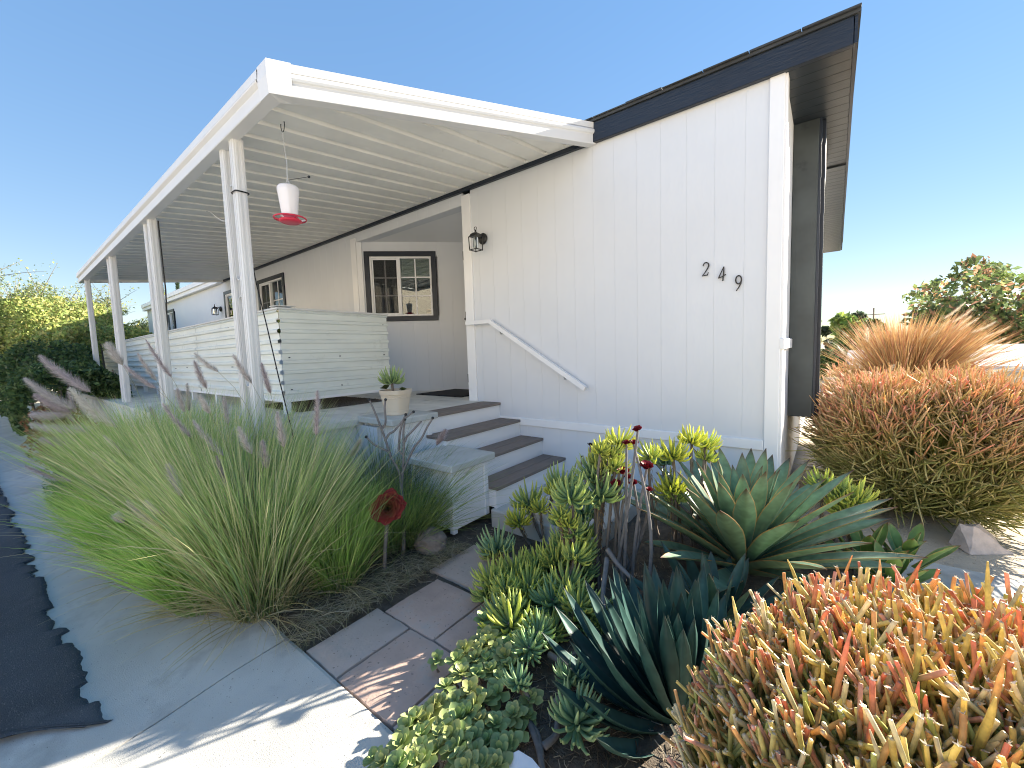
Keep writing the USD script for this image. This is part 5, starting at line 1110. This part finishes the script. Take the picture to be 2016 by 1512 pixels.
def tree(name, label, base, h, spread, nl, size, cols, seed, trunk_h=.35, ncl=26, rad=(.16, .28), group=None, wispy=0, asp=.5, cat='tree', tr=.12):
    rg = np.random.default_rng(seed); p = thing(name, label, cat, base, group=group); base = np.array(base, float)
    cs, rs = [], []
    for k in range(ncl):
        d = unit(rg.normal(0, 1, 3) * [1, 1, .8]); r = rg.random() ** .45
        cs.append(base + [0, 0, h * (trunk_h + (1 - trunk_h) * .5)] + d * r * [spread, spread, h * (1 - trunk_h) * .5]); rs.append(spread * rg.uniform(*rad))
    pts, kk = clump_points(nl, cs, rs, rg, .35); tone = (.8 + .5 * rg.random(ncl))[kk]
    v, f, c = leaves(pts, size, rg, cols, asp=asp); put(B().add(v, f, np.clip(c * np.repeat(tone, 4)[:, None], 0, .9)), 'crown', M['tree_leaf'], p, kind='stuff')
    b = B(); top = base + [0, 0, h * trunk_h * 1.1]; b.tube(stem_curve(base, top, rg, 6, .08 * h * .3), np.linspace(tr, tr * .6, 6), 8)
    for q in np.array(cs)[rg.choice(ncl, min(ncl, 16), False)]: b.tube(stem_curve(top - [0, 0, rg.uniform(0, .15) * h], q, rg, 6, .1), np.linspace(tr * .45, tr * .08, 6), 5)
    put(b, 'trunk', M['bark'], p, True)
    if wispy:
        P, S, W = [], [], []; bt = B()
        for q in range(wispy):
            k = rg.integers(0, ncl); s0 = np.array(cs[k]); d = unit(np.array([*(s0 - base)[:2] * .25, 1.0]) + rg.normal(0, .45, 3)); L_ = spread * rg.uniform(.3, .75); t = np.linspace(0, 1, 6)[:, None]
            pts = s0 + d * (L_ * t) - [0, 0, .12 * L_] * t ** 2; bt.tube(pts, np.linspace(.012, .003, 6) * max(1, spread / 2.5), 4, (.30, .27, .20), False)
            tt = rg.random(34); pc = s0 + d * (L_ * tt)[:, None] + rg.normal(0, .05 * spread / 2, (34, 3)); v, f, c = leaves(pc, size * .7, rg, cols); bt.add(v, f, c)
        put(bt, 'twigs', M['tree_leaf'], p, kind='stuff')
    return p
def hedge(name, label, pts, w, h, nl, size, cols, seed, group=None):
    """leafy mass along a line of plan points with a lumpy outline"""
    rg = np.random.default_rng(seed); pts = np.asarray(pts, float); p = thing(name, label, 'hedge', (*pts[0], 0), group=group)
    t = rg.random(nl) * (len(pts) - 1); i = np.minimum(t.astype(int), len(pts) - 2); q = pts[i] + (pts[i + 1] - pts[i]) * (t - i)[:, None]
    a = rg.uniform(-.25, np.pi + .25, nl); rr_ = (.72 + .28 * rg.random(nl) ** .5); hh = np.interp(t, np.arange(len(pts)), h) * (1 + .35 * (meshkit.fbm(np.c_[q * 1.1, 0 * t], 3) - .5)); ww = w * (1 + .5 * (meshkit.fbm(np.c_[q * 1.4, a * .8], 3, 4) - .5))
    sup = lambda c: np.sign(c) * np.abs(c) ** .7
    C = np.c_[q[:, 0] + rg.normal(0, .05, nl), q[:, 1] + ww * rr_ * sup(np.cos(a)), np.maximum(hh * rr_ * (.5 + .5 * sup(np.sin(a))) + 0 * a, .03)]
    v, f, c = leaves(C, size, rg, cols); tone = .7 + .7 * meshkit.fbm(C * 2.2, 3, 9); put(B().add(v, f, np.clip(c * np.repeat(tone, 4)[:, None], 0, .9)), 'foliage', M['tree_leaf'], p, kind='stuff')
    b = B()
    for k in range(10):
        s = pts[0] + (pts[-1] - pts[0]) * (k + .5) / 10; b.tube(stem_curve((*s, 0), (s[0] + rg.normal(0, .2), s[1] + rg.normal(0, .2), np.mean(h) * .8), rg, 5, .1), np.linspace(.03, .01, 5), 6)
    put(b, 'stems', M['bark'], p, kind='stuff'); return p
DG = [(.075, .13, .05), (.10, .17, .055), (.06, .11, .04), (.13, .19, .065)]
hedge('dark_hedge', 'dense dark green hedge along the sidewalk beyond the grasses', [(-9.0, -2.75), (-10, -2.8), (-12, -2.9), (-16, -3.1)], .62, [1.35, 1.65, 1.75, 1.75], 26000, .035, DG, 81)
hedge('bright_hedge', 'sunlit yellow-green hedge rising behind the dark hedge', [(-12, -1.9), (-15, -2.2), (-19, -2.6), (-26, -3.2)], 1.0, [2.3, 3.0, 3.2, 3.4], 48000, .042, [(.27, .34, .09), (.34, .38, .11), (.21, .28, .08), (.40, .38, .13)], 82)
tree('feathery_tree', 'pale feathery tree with long thin twigs over the hedges at left', (-18.5, -3.2, 0), 4.2, 2.3, 26000, .042, [(.22, .29, .10), (.28, .33, .13), (.17, .23, .08), (.34, .35, .15)], 83, wispy=140, asp=.3)
tree('feathery_tree', 'smaller feathery tree between the first and second awning posts at the far end', (-19.5, -1.2, 0), 3.6, 1.8, 18000, .045, [(.22, .27, .09), (.28, .32, .10), (.34, .34, .12)], 84, wispy=60, asp=.3)
tree('leafy_tree', 'low leafy tree at the far corner of the house with yellowing leaves', (-21.5, .3, 0), 2.9, 1.6, 8000, .07, [(.24, .29, .08), (.32, .33, .10), (.44, .37, .10), (.18, .22, .07)], 85, wispy=20)
rg = np.random.default_rng(86)
p = thing('brown_shrub', 'small rusty brown shrub between the dark hedge and the plumes', 'shrub', (-6.6, -3.0, 0))
pts, kk = clump_points(2600, [(-6.6, -3.05, .55), (-6.8, -3.08, .75), (-6.4, -3.0, .42)], [.33, .28, .3], rg, .5); v, f, c = leaves(pts, .022, rg, [(.30, .15, .07), (.22, .12, .06), (.26, .20, .08)]); put(B().add(v, f, c), 'foliage', M['tree_leaf'], p, kind='stuff')
put(B().tube([(-6.6, -3.02, 0), (-6.6, -3.04, .5)], .02, 6), 'stem', M['bark'], p)
p = thing('grey_green_shrub', 'low feathery grey-green shrub on the kerb beyond the grasses', 'shrub', (-5.4, -3.0, 0))
pts, kk = clump_points(5200, [(-5.4, -3.04, .22), (-5.1, -3.06, .16), (-5.7, -3.0, .28), (-5.3, -2.98, .40)], [.28, .24, .3, .26], rg, .4); v, f, c = leaves(pts, .024, rg, [(.16, .26, .12), (.20, .30, .12), (.12, .22, .10)], asp=.18); put(B().add(v, f, c), 'foliage', M['tree_leaf'], p, kind='stuff')
put(B().tube([(-5.4, -3.0, -.02), (-5.4, -3.02, .2)], .02, 6), 'stem', M['bark'], p)
def conifer(label, base, h, r, n, cols, seed):
    rg = np.random.default_rng(seed); p = thing('cypress', label, 'tree', base); t = rg.random(n) ** .7; a = rg.uniform(0, 6.28, n); rr_ = r * (1 - t ** 1.6) * (.5 + .5 * rg.random(n)) * (1 + .3 * np.sin(a * 5 + t * 20))
    C = np.c_[base[0] + rr_ * np.cos(a), base[1] + rr_ * np.sin(a), base[2] + h * (.1 + .9 * t)]; v, f, c = leaves(C, .10, rg, cols, asp=.25); put(B().add(v, f, c), 'crown', M['tree_leaf'], p, kind='stuff')
    put(B().tube([base, (base[0], base[1], base[2] + h * .9)], np.array([.15, .03]), 7), 'trunk', M['bark'], p)
conifer('pointed yellow-green cypress rising over the far end of the house roof', (-25, 1.7, 0), 5.6, .75, 4000, [(.22, .25, .05), (.28, .28, .07), (.08, .12, .04)], 87)
conifer('smaller dark cypress tip next to the yellow-green one', (-30, 3.6, 0), 6.1, .55, 2500, [(.06, .10, .06), (.08, .13, .07)], 88)

# ------------------------------------------------------------------ behind the house corner: trees, roofs, fence
GR = [(.12, .18, .06), (.16, .22, .07), (.24, .28, .09), (.09, .13, .05)]
RED = [(.40, .22, .14), (.48, .28, .15), (.20, .24, .12), (.16, .22, .10), (.28, .32, .13)]
tree('autumn_tree', 'broad tree with reddish autumn top behind the orange grass at the right edge', (5.6, 20, -2.4), 6.6, 3.0, 9000, .13, RED + GR, 201, ncl=46, rad=(.2, .3), trunk_h=.25, wispy=0, tr=.2)
tree('autumn_tree', 'second dark reddish tree cut off by the right edge', (9.2, 19, -2.4), 6.3, 2.8, 7000, .13, RED + GR, 202, ncl=36, rad=(.14, .24), trunk_h=.25, tr=.2)
tree('green_tree', 'bright green tree next to the house corner', (1.35, 17, -2.2), 4.6, 1.5, 7000, .12, [(.10, .17, .04), (.16, .22, .05), (.07, .12, .03), (.20, .25, .06)], 203, ncl=24, rad=(.25, .4), trunk_h=.15, tr=.15)
tree('green_tree', 'yellow-green bush below the bright green tree at the house corner', (.95, 13, -1.9), 2.5, .9, 4500, .09, [(.22, .27, .06), (.16, .22, .05), (.28, .29, .08)], 204, ncl=18, rad=(.3, .5), trunk_h=.1, tr=.08)
tree('far_tree', 'small far dark tree on the skyline left of the utility pole', (1.9, 50, -3.6), 8.2, 2.4, 3500, .24, [(.06, .09, .05), (.08, .11, .06)], 205, ncl=18, trunk_h=.3, tr=.2)
tree('far_tree', 'far tree on the skyline right of the utility pole', (7.0, 55, -3.8), 8.2, 2.6, 3500, .26, [(.07, .10, .06), (.09, .11, .06)], 206, ncl=18, trunk_h=.3, tr=.2)
tree('far_tree', 'far slim tree on the skyline behind the orange grass', (10.5, 52, -3.7), 8.8, 1.6, 2500, .22, [(.07, .10, .06), (.09, .11, .06)], 207, ncl=14, trunk_h=.3, tr=.2)
rg = np.random.default_rng(300)
for k, (x, lab) in enumerate([(1.6, 'olive skyline treetop nearest the house corner'), (4.2, 'brownish skyline treetop just below the utility pole'), (6.8, 'olive skyline treetop behind the left half of the orange grass'),
        (9.4, 'brownish skyline treetop behind the right half of the orange grass'), (12.0, 'olive skyline treetop low under the autumn tree'), (14.6, 'brownish skyline treetop at the right edge of the picture')]):
    tree('skyline_tree', lab, (x, 38 + 6 * rg.random(), -3.2), 4.2 + 1.2 * rg.random(), 2.4, 2600, .2, GR + [(.22, .20, .09)], 310 + k, ncl=16, rad=(.3, .45), trunk_h=.15, tr=.2)
up_ = thing('utility_pole', 'thin utility pole with cross arm far off on the skyline', 'utility pole', (4.6, 60, -4))
put(B().tube([(4.6, 60, -4), (4.6, 60, 5.1)], .07, 8), 'pole', M['pole'], up_); put(B().box(3.6, 5.6, 59.95, 60.05, 4.3, 4.38), 'cross_arm', M['pole'], up_); put(B().box(3.9, 5.3, 59.95, 60.05, 3.5, 3.57), 'cross_arm', M['pole'], up_)
def far_house(name, label, x0, x1, y0, y1, zb, zw, ridge, rm, wm):
    p = thing(name, label, 'house', ((x0 + x1) / 2, (y0 + y1) / 2, zb)); put(B().box(x0, x1, y0, y1, zb, zw), 'wall', wm, p)
    ov = .35; ym = (y0 + y1) / 2; v = [(x0 - ov, y0 - ov, zw - .05), (x1 + ov, y0 - ov, zw - .05), (x1 + ov, ym, ridge), (x0 - ov, ym, ridge), (x1 + ov, y1 + ov, zw - .05), (x0 - ov, y1 + ov, zw - .05)]
    v = np.array(v); t_ = v + [0, 0, .14]; put(B().add(np.vstack([v, t_]), [[0, 3, 2, 1], [3, 5, 4, 2], [6, 7, 8, 9], [9, 8, 10, 11], [0, 1, 7, 6], [1, 2, 8, 7], [2, 4, 10, 8], [4, 5, 11, 10], [5, 3, 9, 11], [3, 0, 6, 9]]), 'roof', rm, p)
    n = 4
    for k in range(n):
        xa = x0 + (x1 - x0) * (k + .3) / n; w = put(B().box(xa, xa + (x1 - x0) * .4 / n, y0 - .03, y0 + .02, zb + .9, zb + 1.9), 'window', M['trim'], p); put(B().box(xa + .08, xa + (x1 - x0) * .4 / n - .08, y0 - .036, y0 - .031, zb + .98, zb + 1.82), 'pane', M['glass'], w)
    return p
far_house('far_house', 'neighbouring home with a wide pale sunlit roof below the autumn trees', 3.4, 10.0, 12.0, 16.0, -1.9, .55, 1.0, M['far_roof'], M['far_wall'])
far_house('far_house', 'neighbouring home with a grey gabled roof beside the pale roof at the right edge', 6.3, 12.5, 10.2, 11.6, -1.9, .95, 1.55, M['grey_roof'], M['far_wall'])
far_house('far_house', 'small pale roofed home glimpsed between the house corner and the orange grass', 1.15, 2.4, 11.0, 14.0, -1.9, .55, .95, M['far_roof'], M['far_wall'])
fc = thing('chain_link_fence', 'low chain-link fence in front of the neighbouring roofs', 'fence', (1.9, 8.0, -1.6))
x0_, x1_, fy, fz0, fz1 = 1.8, 8.5, 7.6, -.75, .62
for x in np.arange(x0_, x1_ + .1, 1.3): put(B().tube([(x, fy, fz0 - .6), (x, fy, fz1)], .022, 8), 'post', M['galv'], fc)
put(B().tube([(x0_, fy, fz1), (x1_, fy, fz1)], .018, 6), 'top_rail', M['galv'], fc)
nw = 120; xs_ = np.linspace(x0_ - 1.3, x1_, nw); hgt = fz1 - fz0; Pw = []
for sgn in (1, -1):
    for x in xs_:
        a0, a1 = (x, x + hgt) if sgn > 0 else (x + hgt, x); Pw.append([[a0, fy, fz0], [(a0 + a1) / 2, fy + .004 * sgn, (fz0 + fz1) / 2], [a1, fy, fz1]])
v, f = tubem(np.array(Pw), np.full((len(Pw), 3), .0022), 3, False); put(B().add(v, f), 'wire_mesh', M['galv'], fc, kind='stuff')

# ------------------------------------------------------------------ rocks, paper, litter, feeder
def rock(name, label, c, s, m, seed, flat=1.0, sub=3):
    k = trimesh.creation.icosphere(sub, 1.0); v = np.array(k.vertices); n = meshkit.fbm(v * 1.6 + seed, 4, seed); v = v * (.75 + .5 * n)[:, None]; v[:, 2] = np.where(v[:, 2] < -.35, -.35, v[:, 2])
    put(B().add(v * s + c, k.faces), name, m, smooth=False, label=label, cat='rock')
rock('brown_rock', 'rough brown rock at the foot of the lower pedestal', (-1.93, -1.69, .045), np.array([.135, .11, .105]), M['rock'], 3)
rock('brown_rock', 'little brown pebble in front of the rough rock', (-1.735, -1.66, .0), np.array([.022, .018, .018]), M['rock'], 5, sub=2)
v = np.array([1.10, .45, -.05]) + .78 * (np.array([(.93, .50, -.05), (1.02, .30, -.05), (1.32, .52, -.05), (1.15, .75, -.05), (.985, .45, .165), (1.07, .43, .17), (1.11, .52, .16)]) - np.array([1.10, .45, -.05])); h = trimesh.convex.convex_hull(v); h = h.subdivide().subdivide().subdivide(); vv = np.array(h.vertices); vv = vv + .035 * (meshkit.fbm(vv * 9)[:, None] - .5)
put(B().add(vv, h.faces), 'grey_stone', M['grey_rock'], label='triangular grey stone standing on the pale ground under the fire-stick shrub', cat='rock')
pv = np.array([[-.51, -2.63, .118], [-.475, -2.585, .130], [-.43, -2.575, .122], [-.365, -2.59, .118], [-.38, -2.67, .098], [-.45, -2.71, .095], [-.485, -2.68, .108]]); ctr_ = pv.mean(0) + [0, 0, .004]
V = np.vstack([pv, ctr_, pv - [0, 0, .001], ctr_ - [0, 0, .001]]); n = len(pv); i = np.arange(n)
put(B().add(V, np.vstack([np.c_[np.full(n, n), (i + 1) % n, i, i], np.c_[np.full(n, 2 * n + 1), i + n + 1, (i + 1) % n + n + 1, (i + 1) % n + n + 1], np.c_[i, (i + 1) % n, (i + 1) % n + n + 1, i + n + 1]])), 'paper_scrap', M['paper'], label='crumpled white scrap of paper lying among the succulents', cat='litter')
RT=[[[-.552,-2.425,.06],[-.473,-2.477,.05],[-.402,-2.554,.05]],[[-.576,-2.422,.06],[-.501,-2.442,.05],[-.446,-2.5,.05]],[[-.455,-2.474,.06],[-.44,-2.417,.06],[-.468,-2.361,.07]],[[-.503,-2.332,.08],[-.487,-2.285,.09],[-.473,-2.24,.10]],[[-.635,-2.158,.10],[-.559,-2.163,.10],[-.527,-2.091,.12]],[[-.615,-1.621,.29],[-.546,-1.83,.203],[-.432,-2.001,.156]],[[-.616,-1.617,.342],[-.563,-1.614,.275],[-.471,-1.642,.237]]]
for k, r_ in enumerate(RT):
    r_ = np.array(r_); tt = np.linspace(0, 2, 9); pts = np.stack([np.interp(tt, [0, 1, 2], r_[:, c]) for c in range(3)], -1); pts[1:-1] = (pts[:-2] + 2 * pts[1:-1] + pts[2:]) / 4
    put(B().tube(pts, np.linspace(.013, .010, 9), 8), 'woody_runner', M['twig'], label=['thick grey runner leading to the white paper', 'grey runner crossing the soil beside the paper', 'short grey runner at the blue-green rosette', 'grey stub of a runner below the dark agave', 'brown runner under the pale finger succulents', 'slanting grey branch between the aeonium stalks and the dark agave', 'grey branch lying toward the big agave'][k], cat='stem', smooth=True)
rg = np.random.default_rng(411); n = 900
x = rg.uniform(-1.9, .3, n); y = np.where(rg.random(n) < .55, rg.uniform(-2.7, -2.1, n), rg.uniform(-2.1, -1.0, n)); x = np.where(y < -2.1, rg.uniform(-.75, .1, n), np.where(rg.random(n) < .5, rg.uniform(-1.95, -1.65, n), rg.uniform(-1.2, -.2, n)))
z = bed_z(x, y) + .008; a = rg.uniform(0, 6.28, n); ln = rg.uniform(.02, .09, n); d = np.stack([np.cos(a), np.sin(a), rg.normal(0, .15, n)], -1)
P = np.stack([x, y, z], -1)[:, None] + d[:, None] * (ln[:, None] * np.linspace(-.5, .5, 4))[..., None] + rg.normal(0, .003, (n, 4, 3)); v, f = tubem(P, np.full((n, 4), .0012) * (.6 + rg.random((n, 1))), 4, False)
c = np.array([(.42, .35, .25), (.25, .19, .13), (.52, .46, .36), (.15, .11, .08)])[rg.integers(0, 4, n)]
put(B().add(v, f, np.repeat(c, 16, 0)), 'dry_litter', M['plume'], kind='stuff', label='dry straw and twigs scattered on the soil', cat='litter')
n = 1500; x = rg.uniform(-2.4, -1.7, n); y = rg.uniform(-2.72, -1.55, n); k = rg.random(n) < .5; x = np.where(k, -1.68 - np.abs(rg.normal(0, .12, n)), x); z = .012 + .02 * rg.random(n); a = rg.normal(.6, 1.0, n); ln = rg.uniform(.06, .22, n); d = np.stack([np.cos(a), np.sin(a), rg.normal(0, .10, n)], -1)
t = np.linspace(-.5, .5, 5); P = np.stack([x, y, z], -1)[:, None] + d[:, None] * (ln[:, None] * t)[..., None]; P[..., 2] += (.02 * rg.random((n, 1))) * (1 - 4 * t[None] ** 2); v, f = ribbons(P, unit(np.cross(d, [0, 0, 1.0]) + rg.normal(0, .3, (n, 3))), np.array([[.0006, .0013, .0014, .0012, .0004]]) * np.ones((n, 1)))
c = np.array([(.46, .40, .27), (.36, .30, .19), (.30, .28, .15), (.55, .49, .36)])[rg.integers(0, 4, n)]
put(B().add(v, f, np.repeat(c, 10, 0)), 'dry_grass_litter', M['plume'], kind='stuff', label='matted dry grass between the tussocks and the pavers', cat='litter')

FX, FY = -2.745, -2.125; fz = 2.335
fd = thing('hummingbird_feeder', 'white hummingbird feeder with a red base hanging from the awning corner', 'bird feeder', (FX, FY, fz))
v, f = lathe([(0, .045), (.045, .045), (.052, .06), (.068, .205), (.070, .21), (.070, .235), (.060, .25), (.03, .26), (0, .262)], 32, (FX, FY, fz)); put(B().add(v, f), 'bottle', M['feeder'], fd, True)
v, f = lathe([(0, .0), (.055, .0), (.07, .008), (.074, .018), (.06, .026), (.05, .045), (0, .046)], 32, (FX, FY, fz)); put(B().add(v, f), 'red_base', M['feeder_red'], fd, True)
a = np.linspace(0, 2 * np.pi, 33); put(B().tube([(FX + .102 * math.cos(q), FY + .102 * math.sin(q), fz + .03) for q in a], .0055, 6), 'perch_ring', M['feeder_red'], fd, True)
for k in range(6): q = k * math.pi / 3; put(B().tube([(FX + .06 * math.cos(q), FY + .06 * math.sin(q), fz + .018), (FX + .102 * math.cos(q), FY + .102 * math.sin(q), fz + .03)], .005, 6), 'spoke', M['feeder'] if k % 2 else M['feeder_red'], fd)
hz_ = abot(FY) + .05
put(B().tube([(FX - .03, FY, fz + .258), (FX, FY, fz + .30), (FX + .03, FY, fz + .258)], .004, 6), 'hanger', M['galv'], fd)
put(B().tube([(FX, FY, fz + .298), (FX + .012, FY, fz + .40), (FX - .012, FY, fz + .55), (FX - .02, FY, hz_ - .03)], .003, 6), 'wire', M['galv'], fd, True)
a = np.linspace(0, 2 * np.pi, 15); put(B().tube([(FX - .01 + .028 * math.cos(q) * (1 + .2 * math.sin(q)), FY, hz_ - .02 + .038 * math.sin(q)) for q in a], .003, 6), 'wire_loop', M['metal'], fd, True)
put(B().tube([(FX, FY, fz + .292), (FX + .14, FY + .08, fz + .30)], .002, 5), 'side_wire', M['metal'], fd); put(B().box(FX + .135, FX + .15, FY + .075, FY + .09, fz + .293, fz + .308, .003), 'side_tag', M['metal'], fd)

# potted plants
rg = np.random.default_rng(500); pp = thing('potted_succulent', 'small finger-leaf succulent growing at the left of the beige pot', 'succulent', (PCX - .04, PCY, PCZ + .2))
v, f, c = finger_head((PCX - .035, PCY - .01, PCZ + .33), .085, .25, rg, n=60); put(B().add(v, f, c), 'head', M['succ'], pp, True); put(B().tube([(PCX - .04, PCY, PCZ + .2), (PCX - .035, PCY - .01, PCZ + .31)], .012, 7), 'stem', M['bark'], pp)
for k, (dx, dy, dz, r, lab) in enumerate([(-.10, -.03, .245, .055, 'dark green rosette drooping over the left rim of the beige pot'), (.08, .02, .225, .045, 'tiny green rosette at the right rim of the beige pot')]):
    pr_ = thing('potted_rosette', lab, 'succulent', (PCX + dx, PCY + dy, PCZ + .2)); v, f, c = rosette((PCX + dx, PCY + dy, PCZ + dz), r, rg, (.10, .16, .05), (.08, .12, .04), (.12, .14, .05), n=16, up=(dx * 3, dy * 3, 1), flat=.7, wide=.36); put(B().add(v, f, c), 'rosette', M['succ'], pr_, True)
